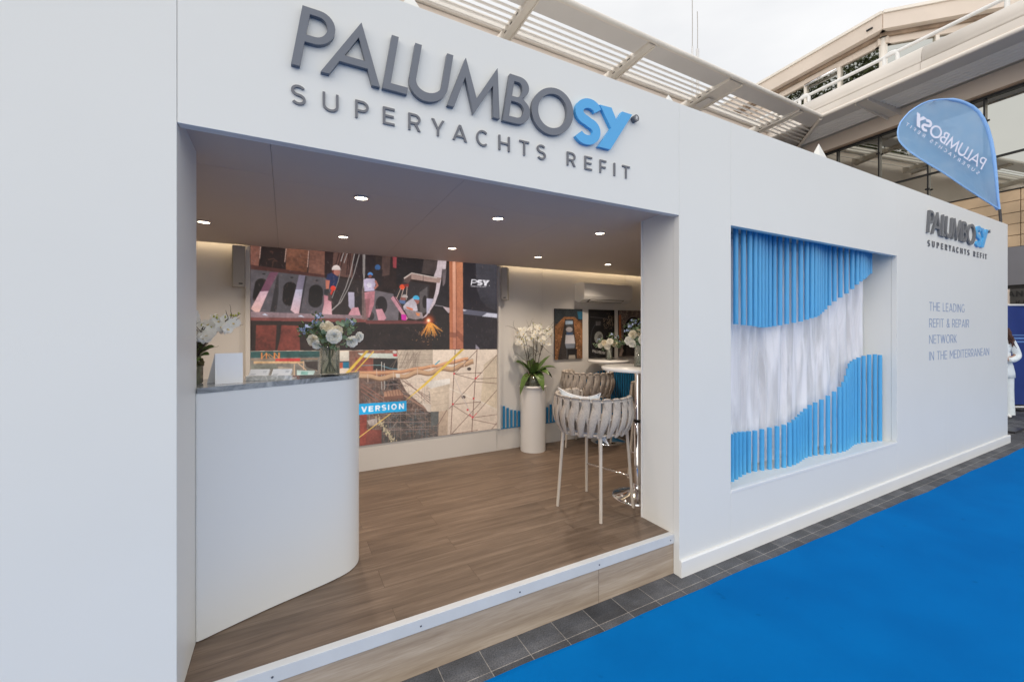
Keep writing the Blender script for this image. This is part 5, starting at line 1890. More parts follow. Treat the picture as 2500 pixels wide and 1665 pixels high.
V2 = (2.50, 2.47, FL + 1.036)
vase('vase', 'glass vase on the front bar table, cut off by the right jamb', V2, .047, .17)
bouquet('white flower bouquet on the front bar table, cut off by the right jamb', V2, .047, .16,
        [(-.055, -.03, .255, .045, 'petal_cream', -.4, .2), (-.085, -.03, .205, .046, 'petal', -.6, -.2), (-.06, -.05, .185, .04, 'petal', -.3, -.3), (.03, -.05, .215, .055, 'petal', .2, .1), (.0, .0, .27, .045, 'petal_cream', 0, .6), (.09, 0, .22, .045, 'petal', .6, 0)],
        [(-.02, -.01, .19, .045, 22), (-.06, .02, .24, .045, 18), (.05, .0, .2, .05, 18), (0, .03, .28, .05, 20)],
        [(-.08, .01, .315, .035, 20), (-.04, .0, .345, .036, 24), (-.10, .02, .275, .03, 16), (.03, .0, .34, .035, 20), (.08, .02, .31, .03, 14)], 6, view=(-.72, -.7))
V3 = (3.375, 3.83, FL + .966)
vase('vase', 'small glass vase on the bar table at the back', V3, .041, .145)
bouquet('small round bouquet of white roses on the bar table at the back', V3, .04, .14,
        [(-.055, -.03, .20, .048, 'petal_cream', -.3, .2), (.01, -.05, .215, .052, 'petal', 0, .3), (-.02, -.05, .160, .046, 'petal', 0, -.1), (.06, -.02, .19, .045, 'petal_cream', .4, .2), (-.10, -.02, .17, .04, 'petal', -.5, 0)],
        [(-.09, 0, .19, .05, 22), (-.05, .0, .15, .045, 18), (.08, .0, .19, .05, 22), (.13, .0, .2, .045, 16), (.02, .02, .25, .05, 20), (-.14, .0, .16, .04, 12)],
        [(.03, .0, .305, .03, 18), (.10, .02, .27, .035, 18), (.15, .0, .215, .032, 14), (-.12, .02, .22, .035, 16)], 8, view=(-.65, -.75))

# ------------------------------------------------------------------ bar stools with woven backs
def stool_parts(t, ms):
    """faces +x; the woven shell runs round the back (-x) and both arms"""
    feet = [(-.185, .195), (-.185, -.195), (.205, .215), (.205, -.215)]
    for (fx, fy) in feet:
        top = (fx * .80, fy * .86, .585)
        MB().tube([(fx, fy, 0), top], [.0115, .0125], 12).build('leg', M['stool_metal'], t, world=False)
    b = MB()
    z = .235
    k = 1 - .2 * z / .585
    b.tube([(feet[2][0] * k, feet[2][1] * .945, z), (feet[3][0] * k, feet[3][1] * .945, z)], .0085, 10)
    b.build('footrest', M['chrome'], t, world=False)
    def ring(r, z, a=128, squ=.93):
        return [(-.01 + r * squ * math.cos(PI + R_(x)), r * math.sin(PI + R_(x)), z) for x in np.linspace(-a, a, 60)]
    b = MB()
    b.tube(ring(.277, .832), .0085, 8)
    b.tube(ring(.288, .715, 126), .0075, 8)
    b.tube(ring(.240, .592, 128) , .0085, 8)
    for s in (-1, 1):
        e = [ring(.277, .832, 128)[0 if s < 0 else -1], ring(.286, .715, 128)[0 if s < 0 else -1], ring(.240, .592, 128)[0 if s < 0 else -1]]
        b.tube(e, .008, 8)
    b.tube([(.12, .20, .588), (.12, -.20, .588)], .008, 8)
    b.tube([(-.18, .17, .588), (.17, .19, .588)], .008, 8)
    b.tube([(-.18, -.17, .588), (.17, -.19, .588)], .008, 8)
    b.build('frame', M['stool_metal'], t, world=False)
    N = 16
    A = 120
    for fam in range(2):
        for i in range(N):
            a0 = -A + 2 * A * (i + (0.0 if fam == 0 else .5)) / (N - .5)
            b = MB()
            rows_o, rows_i = [], []
            n = 14
            for k in range(n + 1):
                s = k / n
                ang = a0 + (9.0 * (s - .5) if fam == 0 else -7.0 * (s - .5))
                z = .578 + s * (.850 - .578)
                base = .244 + .045 * math.sin(PI * min(1, .06 + s * .80)) + .006 * s
                if fam == 0:      # lens shaped strap, outside in the lower middle
                    off_ = .015 * math.sin(PI * (s * 1.05)) - .006
                    w = .011 + .0165 * math.sin(PI * s) ** .8
                    tw = .5 * (s - .5)
                else:             # strap folded over the top rail, diving inside below
                    off_ = -.012 + .026 * s * s
                    w = .011 + .021 * max(0, (s - .35) / .65) ** .8 if s > .35 else .011 + .014 * (.35 - s) / .35
                    tw = -.55 * (1 - s)
                th = .0085
                r = base + off_
                a = PI + R_(ang)
                out = Vector((math.cos(a) * .93, math.sin(a), 0)).normalized()
                tan = Vector((-out.y, out.x, 0))
                tan2 = tan * math.cos(tw) + out * math.sin(tw)
                out2 = out * math.cos(tw) - tan * math.sin(tw)
                c = Vector((-.01 + r * .93 * math.cos(a), r * math.sin(a), z))
                rows_o.append([c + tan2 * (w * math.cos(g)) + out2 * (th * math.sin(g)) for g in np.linspace(0, 2 * PI, 13)])
            if fam == 1:          # the loop over the rail
                ang = a0 - 3.5
                a = PI + R_(ang)
                out = Vector((math.cos(a) * .93, math.sin(a), 0)).normalized()
                tan = Vector((-out.y, out.x, 0))
                for g2 in (45, 90, 135, 180):
                    c = Vector((-.01 + .277 * .93 * math.cos(a), .277 * math.sin(a), .832)) + out * (.017 * math.cos(R_(g2))) + Vector((0, 0, .5)) * 0 + Vector((0, 0, .019 * math.sin(R_(g2))))
                    o2 = out * math.cos(R_(g2)) + Vector((0, 0, 1)) * math.sin(R_(g2))
                    rows_o.append([c + tan * (.032 * math.cos(g)) + o2 * (.0075 * math.sin(g)) for g in np.linspace(0, 2 * PI, 13)])
                c = Vector((-.01 + .262 * .93 * math.cos(a), .262 * math.sin(a), .76))
                rows_o.append([c + tan * (.026 * math.cos(g)) - out * (.0075 * math.sin(g)) for g in np.linspace(0, 2 * PI, 13)])
            b.grid(rows_o)
            b.build('strap', ms, t, world=False)
    b = MB()
    b.lathe([(.0001, .60), (.19, .60), (.222, .612), (.228, .640), (.215, .662), (.16, .672), (.0001, .674)], 40)
    b.xform(Matrix.Diagonal((.95, 1.0, 1.0, 1)))
    b.build('seat', M['seat_cloth'], t, world=False)
def stool(loc, rz, label, ms):
    t = thing('bar_stool', label, 'bar stool', loc, rz, 'woven bar stools')
    stool_parts(t, ms)
    return t
s1 = stool((2.035, 2.485, FL), R_(15), 'grey woven bar stool standing in front, with a pale pillow on it', M['strap'])
s2 = dup(s1, (3.03, 3.80, FL), R_(33), 'woven bar stool standing at the back between the pedestal and the far bar table', 'woven bar stools')
s3 = dup(s1, (2.93, 2.62, FL), R_(186), 'woven bar stool mostly hidden behind the front bar table and the right jamb', 'woven bar stools')

def pillow_mesh(S=.20):
    b = MB()
    n = 14
    for sgn in (1, -1):
        rows = []
        for i in range(n + 1):
            row = []
            for j in range(n + 1):
                u, v = i / n * 2 - 1, j / n * 2 - 1
                pin = 1 - .27 * (1 - u * u) ** 1 * (abs(v) ** 2) if True else 1
                pin2 = 1 - .27 * (1 - v * v) * (abs(u) ** 2)
                h = .052 * ((1 - u ** 4) * (1 - v ** 4)) ** .55
                row.append((u * S * pin2, sgn * h, v * S * pin))
            rows.append(row)
        b.grid(rows, flip=(sgn > 0))
    edge = []
    for k in range(4 * n):
        s, i = divmod(k, n)
        f = i / n * 2 - 1
        u, v = [(f, -1), (1, f), (-f, 1), (-1, -f)][s]
        edge.append((u * S * (1 - .27 * (1 - v * v) * u * u), 0, v * S * (1 - .27 * (1 - u * u) * v * v)))
    edge.append(edge[0])
    return b, edge
pl = thing('pillow', 'pale blue grey pillow with white piping leaning inside the front bar stool', 'pillow', (2.0, 2.47, FL + .69))
b, e = pillow_mesh(.19)
Mx = Matrix.Rotation(R_(15 + 90), 4, 'Z') @ Matrix.Rotation(R_(-14), 4, 'X')
Mt = Matrix.Translation((-.095, -.02, .02))
b.xform(Mt @ Mx)
cushion = b.build('cover', M['pillow'], pl, world=False)
p = MB().tube([Mt @ Mx @ Vector(q) for q in e], .0045, 6, cap=False)
p.build('piping', M['piping'], cushion, world=False)

# ------------------------------------------------------------------ on the back wall
ac = thing('air_conditioner', 'white wall mounted air conditioner above the posters', 'air conditioner', (3.0, BY, 1.93))
x0, x1, yb, yf = 3.085, 3.845, BY - .001, BY - .19
prof = [(yb, 1.935), (yb, 2.145), (yf + .03, 2.145), (yf + .006, 2.135), (yf, 2.115), (yf, 1.98), (yf + .02, 1.945), (yf + .075, 1.915), (yf + .12, 1.910)]
b = MB()
n = len(prof)
vs = [(x0, y, z) for y, z in prof] + [(x1, y, z) for y, z in prof]
b.add(vs, [(i, (i + 1) % n, n + (i + 1) % n, n + i) for i in range(n)])
b.add(vs[:n], [tuple(range(n))[::-1]])
b.add(vs[n:], [tuple(range(n))])
b.build('casing', M['ac_white'], ac, bevel=.008, seg=3)
b = MB()
b.add([(x0 + .09, yf + .018, 1.9445), (x1 - .12, yf + .018, 1.9445), (x1 - .12, yf + .080, 1.9115), (x0 + .09, yf + .080, 1.9115)], [(0, 1, 2, 3)])
b.build('air_outlet', M['ac_dark'], ac)
b = MB()
b.add([(x0 + .11, yf + .021, 1.938), (x1 - .14, yf + .021, 1.938), (x1 - .14, yf + .060, 1.9185), (x0 + .11, yf + .060, 1.9185)], [(0, 1, 2, 3)])
o = b.build('louver', M['ac_white'], ac)
o.modifiers.new('thick', 'SOLIDIFY').thickness = .004

def speaker(x, z0, z1, yaw, w, label):
    t = thing('loudspeaker', label, 'loudspeaker', (x, BY - .09, z0), yaw, 'slim loudspeakers beside the video wall')
    h = z1 - z0
    MB().box(-w / 2, w / 2, -.045, .045, 0, h).build('cabinet', M['speaker'], t, world=False, bevel=.006, seg=3)
    MB().box(-w / 2 + .006, w / 2 - .006, -.0475, -.0455, .012, h - .012).build('grille', M['speaker'], t, world=False, bevel=.0006)
    MB().box(w / 2 - .045, w / 2 - .018, -.0495, -.048, .022, .032).build('badge', M['black'], t, world=False)
    MB().box(-.012, .012, .0455, .088, h * .45, h * .6).build('bracket', M['stool_metal'], t, world=False)
speaker(-.343, 1.93, 2.262, R_(6), .088, 'grey column loudspeaker on the wall left of the video wall')
speaker(2.085, 1.90, 2.252, R_(-38), .07, 'grey column loudspeaker on the wall right of the video wall')

# low blue tubes along the back wall
wt = thing('wall_tubes', 'row of blue tubes of wavy height fixed along the foot of the back wall', 'tube display', (2.06, BY, .495))
TH = [(2.04, .765), (2.10, .745), (2.16, .715), (2.2, .69), (2.28, .675), (2.4, .65), (2.55, .62), (2.64, .65), (2.70, .69), (2.8, .74), (2.95, .80), (3.1, .88), (3.25, .97), (3.4, 1.05), (3.5, 1.065), (3.6, 1.07), (3.75, 1.06), (3.9, 1.05), (4.0, 1.02), (4.3, .85), (4.7, .7)]
x = 2.062
while x < 4.7:
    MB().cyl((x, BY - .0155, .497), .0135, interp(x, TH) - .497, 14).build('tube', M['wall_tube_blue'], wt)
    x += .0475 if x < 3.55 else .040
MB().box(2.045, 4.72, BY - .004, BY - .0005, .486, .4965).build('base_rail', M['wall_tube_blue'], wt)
# ------------------------------------------------------------------ the building behind: rear wing along X, side wing toward the viewer
WO = Vector((15.24, 8.0, 0))
WU = Vector((-.0959, -.9954, 0))        # along the side wing, toward the viewer
WN = Vector((-.9954, .0959, 0))         # out of its glazed wall
WM = Matrix(((WU.x, WN.x, 0, WO.x), (WU.y, WN.y, 0, WO.y), (0, 0, 1, 0), (0, 0, 0, 1)))
bld = thing('pavilion_building', 'beige L shaped building with louvred canopies and a glazed wing behind the booth', 'building', (15.24, 8.0, 0))
def wing(name, mb, m, bevel=0, parent=None):
    mb.xform(WM)
    return mb.build(name, m, parent or bld, bevel=bevel, fix=True)
def rear(name, mb, m, bevel=0, parent=None):
    return mb.build(name, m, parent or bld, bevel=bevel)
UE = 11.0                                # far (near-viewer) end of the side wing
CZ = 7.60
# rear wing
rear('rear_wall', MB().box(-8, 15.2, 8.0, 8.3, 0, 7.9), M['fascia_beige'])
rear('rear_roof', MB().box(-8, 15.2, 7.9, 14, 7.92, 8.1), M['cream_metal'])
# side wing wall bands
wing('shop_front', MB().box(-.2, UE, -.3, 0, 0, 2.585), M['shop_dark'])
wing('shop_panel', MB().box(4.97, UE, -.1, .010, 2.12, 2.50), M['shop_grey'])
wing('shop_pillar', MB().box(4.80, 4.965, -.1, .05, 0, 2.50), M['fascia_beige'])
wing('grey_fascia', MB().box(-.2, UE, -.3, .06, 2.59, 3.465), M['grey_band'])
def cladding():
    m = wood_mat('timber_cladding', [(0.36, 0.24, 0.13), (0.50, 0.36, 0.22), (0.60, 0.46, 0.31)], 1.9, .262, rough=.6, axis='YZ', gap=.009, off=.0)
    return m
M['cladding'] = cladding()
b = MB()
z = 3.468
i = 0
while z < 4.75:
    u = -.2
    ends = [1.35, 3.25, 5.135, 7.0, 9.0, UE]
    for e in ends:
        b.box(u + .006, e - .006, -.2, .035 if i % 2 else .03, z + .006, min(z + .256, 4.775))
        u = e
    z += .262
    i += 1
wing('stone_cladding', b, mat('stone_cladding', (0.52, 0.38, 0.24), .6, var=.22, vscale=1.6, bump=.1, bscale=12), .004)
wing('cladding_back', MB().box(-.2, UE, -.3, -.21, 3.468, 4.78), M['stain_shade'])
# glazing: each pane a part
us = [.28, 1.36, 2.44, 3.52, 4.56, 5.62, 6.68, 7.74, 8.8, 9.86]
for i in range(len(us) - 1):
    for (z0, z1) in ((4.80, 5.648), (5.652, 7.10)):
        wing('window_pane', MB().box(us[i] + .002, us[i + 1] - .002, -.03, -.012, z0, z1), M['tint_glass'])
wing('window_pane', MB().box(-.1, us[0] - .002, -.03, -.012, 4.80, 7.10), M['tint_glass'])
for u in us:
    b = MB()
    b.box(u - .018, u + .018, -.008, .05, 4.79, 7.1)
    for z in (5.25, 6.6):
        b.box(u - .05, u + .05, .052, .075, z - .02, z + .02)
    wing('mullion', b, M['mullion'])
b = MB()
b.box(-.1, us[-1], -.009, .03, 5.63, 5.67)
wing('transom', b, M['mullion'])
wing('window_head', MB().box(-.1, UE, -.2, .05, 7.105, 7.15), M['mullion'])
wing('window_sill', MB().box(-.1, UE, -.2, .06, 4.783, 4.797), M['mullion'])
b = MB()
b.box(-.1, UE, -.2, .11, 7.17, 7.21)
b.box(-.1, UE, -.2, .09, 7.155, 7.168)
wing('head_trim', b, M['stain_shade'])
wing('fascia_panel', MB().box(-.1, UE, -.2, .10, 7.212, 7.62), M['fascia_beige'])
# canopies: outer tube, solid strip, louvres, brackets
C_ = WM @ Vector((1.86, 1.68, 0))
mit = lambda n: 1.86 * n / 1.68
def blade(b, a0, a1, n0, axis_fn, z0, w=.125, tilt=.8, sag=0.0):
    """a shallow curved louvre between a0 and a1 at offset n0"""
    P4 = [(-w / 2, tilt * .034), (-w / 4, tilt * .022), (w / 4, -tilt * .012), (w / 2, -tilt * .034)]
    if sag:
        P4 = [(w * (k / 6 - .5), sag * ((k / 3 - 1) ** 2) - tilt * .03 * (k / 3 - 1)) for k in range(7)]
    m_ = len(P4)
    vs, fs = [], []
    for (e0, e1) in ((a0, a1),):
        for e in (0, 1):
            for th in (0, .010):
                for (dn, dz) in P4:
                    n = n0 + dn
                    a = (e0(n) if callable(e0) else e0) if e == 0 else (e1(n) if callable(e1) else e1)
                    vs.append(axis_fn(a, n, z0 + dz + th))
    for th in (0, m_):
        for k in range(m_ - 1):
            fs.append((th + k, th + k + 1, 2 * m_ + th + k + 1, 2 * m_ + th + k))
    fs += [(0, m_, 3 * m_, 2 * m_), (m_ - 1, 2 * m_ - 1, 4 * m_ - 1, 3 * m_ - 1)]
    for e in (0, 2 * m_):
        fs += [(e + k, e + k + 1, e + m_ + k + 1, e + m_ + k) for k in range(m_ - 1)]
    b.add(vs, fs)
wfn = lambda u, n, z: WM @ Vector((u, n, z))
rfn = lambda x, n, z: (x, 8.0 - n, z)
rn = lambda y: 8.0 - y
# along the side wing
for k in range(6):
    n0 = .30 + .15 * k
    b = MB()
    blade(b, lambda n: mit(n), UE, n0, wfn, CZ, .092, -.5, .045)
    b.build('louver', M['louver_white'], bld, fix=True)
b = MB()
b.add([wfn(mit(.12), .12, CZ + .085), wfn(UE, .12, CZ + .085), wfn(UE, 1.13, CZ + .085), wfn(mit(1.13), 1.13, CZ + .085)], [(0, 1, 2, 3)])
b.build('louver_gap_shade', M['stain_shade'], bld)  # added dark sheet: its colour stands for the shade between the louvers
b = MB()
b.add([wfn(mit(1.14), 1.14, CZ), wfn(UE, 1.14, CZ), wfn(UE, 1.66, CZ), wfn(mit(1.66), 1.66, CZ), wfn(mit(1.14), 1.14, CZ + .03), wfn(UE, 1.14, CZ + .03), wfn(UE, 1.66, CZ + .03), wfn(mit(1.66), 1.66, CZ + .03)],
      [(0, 1, 2, 3), (4, 5, 6, 7), (0, 1, 5, 4), (1, 2, 6, 5), (2, 3, 7, 6), (3, 0, 4, 7)])
b.build('soffit_strip', M['soffit_grey'], bld, fix=True)
MB().tube([wfn(1.84, 1.68, CZ + .02), wfn(UE, 1.68, CZ + .02)], .055, 14).build('edge_tube', M['cream_metal'], bld)
MB().tube([wfn(1.84, 1.665, CZ + .085), wfn(UE, 1.665, CZ + .085)], .018, 8).build('edge_tube', M['fascia_beige'], bld)
def bracket(fn, a, n0, n1, w):
    b = MB()
    for s in (-1, 1):
        x0, x1 = (a + s * w / 2 - .012, a + s * w / 2 + .012)
        vs = [fn(x0, n0, CZ - .16), fn(x1, n0, CZ - .16), fn(x1, n1, CZ - .06), fn(x0, n1, CZ - .06), fn(x0, n0, CZ + .06), fn(x1, n0, CZ + .06), fn(x1, n1, CZ + .04), fn(x0, n1, CZ + .04)]
        b.add(vs, [(0, 3, 2, 1), (4, 5, 6, 7), (0, 1, 5, 4), (1, 2, 6, 5), (2, 3, 7, 6), (3, 0, 4, 7)])
    vs = [fn(a - w / 2, n0, CZ - .10), fn(a + w / 2, n0, CZ - .10), fn(a + w / 2, n1, CZ - .03), fn(a - w / 2, n1, CZ - .03)]
    b.add(vs, [(0, 1, 2, 3)])
    o = b.build('bracket', M['cream_metal'], bld, fix=True)
    for k in range(4):
        n = n0 + .25 + .24 * k
        if n < n1 - .3:
            for j in range(3):
                p = Vector(fn(a - w / 2 - .014, n + .03 * j, CZ - .10 + .02 * k))
                MB().ball(p, .012, .012, .012, 6, 4).build('bolt', M['mullion'], o)
for u in (2.82, 6.2, 9.4):
    bracket(wfn, u, .05, 1.62, .28)
# along the rear wing
for k in range(7):
    n0 = .34 + .15 * k if k else .22
    if 8.0 - n0 < 6.80:
        continue
    b = MB()
    blade(b, -8, lambda n: 15.24 - mit(n) * .985 - .02, n0, rfn, CZ)
    b.build('louver', M['louver_white'], bld, fix=True)
b = MB()
b.add([(-8, 6.79, CZ), (C_.x + .44, 6.79, CZ), (C_.x + .01, 6.33, CZ), (-8, 6.33, CZ), (-8, 6.79, CZ + .03), (C_.x + .44, 6.79, CZ + .03), (C_.x + .01, 6.33, CZ + .03), (-8, 6.33, CZ + .03)],
      [(0, 1, 2, 3), (4, 5, 6, 7), (0, 1, 5, 4), (1, 2, 6, 5), (2, 3, 7, 6), (3, 0, 4, 7)])
b.build('soffit_strip', M['soffit_grey'], bld, fix=True)
MB().tube([(-8, 6.31, CZ + .02), (C_.x + .02, 6.31, CZ + .02)], .055, 14).build('edge_tube', M['cream_metal'], bld)
MB().tube([(-8, 6.325, CZ + .085), (C_.x + .02, 6.325, CZ + .085)], .018, 8).build('edge_tube', M['fascia_beige'], bld)
for x, w in ((-1.8, .17), (1.1, .17), (3.95, .17), (6.78, .17), (9.62, .50), (12.48, .17)):
    bracket(rfn, x, .05, 1.64, w)
MB().box(9.50, 9.74, 7.05, 7.45, CZ - .125, CZ - .105).build('lamp_panel', M['soffit_grey'], bld, bevel=.004)
# mitre beam in the inner corner
m0, m1 = WM @ Vector((0.05, .05, CZ - .03)), WM @ Vector((1.84, 1.66, CZ - .03))
MB().tube([m0, m1], .05, 6).build('mitre_beam', M['cream_metal'], bld)
# parapet of the side wing: lower band, shadow gap, rounded upper band
def profile_band(prof, u0, u1, name, m, smooth=True):
    b = MB()
    n = len(prof)
    us_ = np.linspace(u0, u1, 5)
    for i in range(len(us_) - 1):
        a0, a1 = us_[i] + .004, us_[i + 1] - .004
        vs = [(a0, p, z) for p, z in prof] + [(a1, p, z) for p, z in prof]
        b.add(vs, [(k, (k + 1) % n, n + (k + 1) % n, n + k) for k in range(n)], smooth)
        b.add(vs[:n], [tuple(range(n))[::-1]])
        b.add(vs[n:], [tuple(range(n))])
    return wing(name, b, m)
profile_band([(1.0, 7.70), (1.56, 7.70), (1.545, 7.93), (1.0, 7.93)], -3.0, UE, 'parapet_band', M['cream_white'], False)
profile_band([(.95, 7.935), (1.47, 7.935), (1.47, 7.958), (.95, 7.958)], -3.0, UE, 'shadow_gap', M['stain_shade'], False)
pr = [(.9, 7.962), (1.50, 7.962)] + [(1.17 + .33 * math.cos(R_(a)), 8.10 + .33 * math.sin(R_(a))) for a in range(-15, 100, 10)] + [(.9, 8.43)]
profile_band(pr, -3.0, UE, 'parapet_tube', M['cream_white'])
wing('terrace', MB().box(-3, UE, -9, 1.0, 7.72, 8.0), M['cream_metal'])
MB().tube([wfn(-2.5, 1.0, 8.76), wfn(UE, 1.0, 8.76)], .045, 10).build('handrail', M['white_trim'], bld)
for u in (-1.4, .83, 3.03, 5.23, 7.43):
    b = MB()
    pts = [(u, 1.0, 8.40), (u, 1.0, 8.70)] + [(u + .14 - .14 * math.cos(R_(a)), 1.0, 8.70 + .11 * math.sin(R_(a))) for a in range(20, 181, 20)] + [(u + .28, 1.0, 8.40)]
    b.tube([wfn(*p) for p in pts], .045, 8)
    b.build('rail_hoop', M['white_trim'], bld)
# upper glazed pavilion: straight run, then a 45 degree facet
PN = -1.0
K2 = WM @ Vector((2.04, PN, 0))
FD = Vector((.686, -.728, 0)).normalized()
FN = Vector((-.728, -.686, 0)).normalized()
FM = Matrix(((FD.x, FN.x, 0, K2.x), (FD.y, FN.y, 0, K2.y), (0, 0, 1, 0), (0, 0, 0, 1)))
def facet(name, mb, m, bevel=0):
    mb.xform(FM)
    return mb.build(name, m, bld, bevel=bevel, fix=True)
def upper(fn, a0, a1, posts):
    fn('upper_fascia', MB().box(a0, a1, -.5, .32, 10.55, 11.00), M['fascia_beige'])
    fn('roof_edge', MB().box(a0, a1, -.5, .37, 11.003, 11.09), M['cream_metal'])
    fn('fascia_gutter', MB().box(a0, a1, -.45, .12, 10.44, 10.545), M['stain_shade'])
    fn('frieze', MB().box(a0, a1, -.4, .03, 10.24, 10.437), M['fascia_beige'])
    for i in range(len(posts) - 1):
        fn('window_pane', MB().box(posts[i] + .003, posts[i + 1] - .003, -.06, -.04, 8.05, 10.238), M['tint_glass'])
    for p_ in posts:
        fn('window_post', MB().box(p_ - .045, p_ + .045, -.035, .035, 8.02, 10.238), M['cream_metal'])
def wing2(name, mb, m, bevel=0):
    mb.v = [(u, n + PN, z) for u, n, z in mb.v]
    return wing(name, mb, m, bevel)
upper(wing2, -6.0, 2.04 + .13, [-1.32, -.24, .84, 2.0])
wing2('rear_wall_panel', MB().box(-6, -1.37, -.3, -.03, 8.02, 10.235), M['fascia_beige'])
upper(facet, -.13, 7.0, [.05, 1.3, 2.55, 3.8, 5.05, 6.3])
wing2('corner_post', MB().tube([(2.04, .0, 8.03), (2.04, .0, 10.5)], .085, 8), M['cream_metal'])
b = MB()
b.box(-5.5, 2.0, -8, -.5, 11.0, 11.06)
wing2('pavilion_roof', b, M['cream_metal'])
wing2('awning_roller', MB().tube([(-.2, .10, 10.18), (.82, .10, 10.18)], .05, 10), M['chrome'])
wing2('wall_lamp', MB().box(1.78, 1.94, .322, .36, 10.72, 10.76), M['mullion'])

# antennas on the rear roof
for (x, zb, zt, lb) in ((10.36, 8.1, 11.6, 'taller, left one of two thin whip antennas on the rear roof'), (10.585, 8.1, 10.85, 'shorter whip antenna with a white base, right one of the two')):
    t = thing('whip_antenna', lb, 'antenna', (x, 8.2, 8.1), 0, 'whip antennas on the roof')
    MB().tube([(x, 8.2, zb), (x, 8.2, 9.75)], .025 if zt > 11 else .045, 8).build('base', M['rail_white'], t)
    MB().tube([(x, 8.2, 9.75), (x + .004, 8.2, 10.4), (x - .01, 8.2, zt)], .011, 6).build('rod', M['speaker'], t)

# mirrored lettering on the dark shop front beyond the booth
t = thing('shop_lettering', 'mirrored fragment of black lettering on the dark shop front at the right edge', 'lettering', (14.7, 3.0, 2.2))
for (c, u0, z0, h) in (('N', 5.06, 2.32, .13), ('C', 5.19, 2.32, .13), ('A', 4.93, 2.32, .13), ('H', 5.06, 2.16, .07), ('E', 5.17, 2.16, .07)):
    lp, w = glyph(c, .2)
    o = letter_mesh('letter', lp, .012, lambda a, b_: (a * h, b_ * h), M['black'], t)
    o.matrix_basis = Matrix.Translation(-t.location) @ WM @ Matrix.Translation((u0, .011, z0)) @ Matrix.Rotation(PI, 4, 'Z') @ Matrix.Scale(-1, 4, (1, 0, 0))

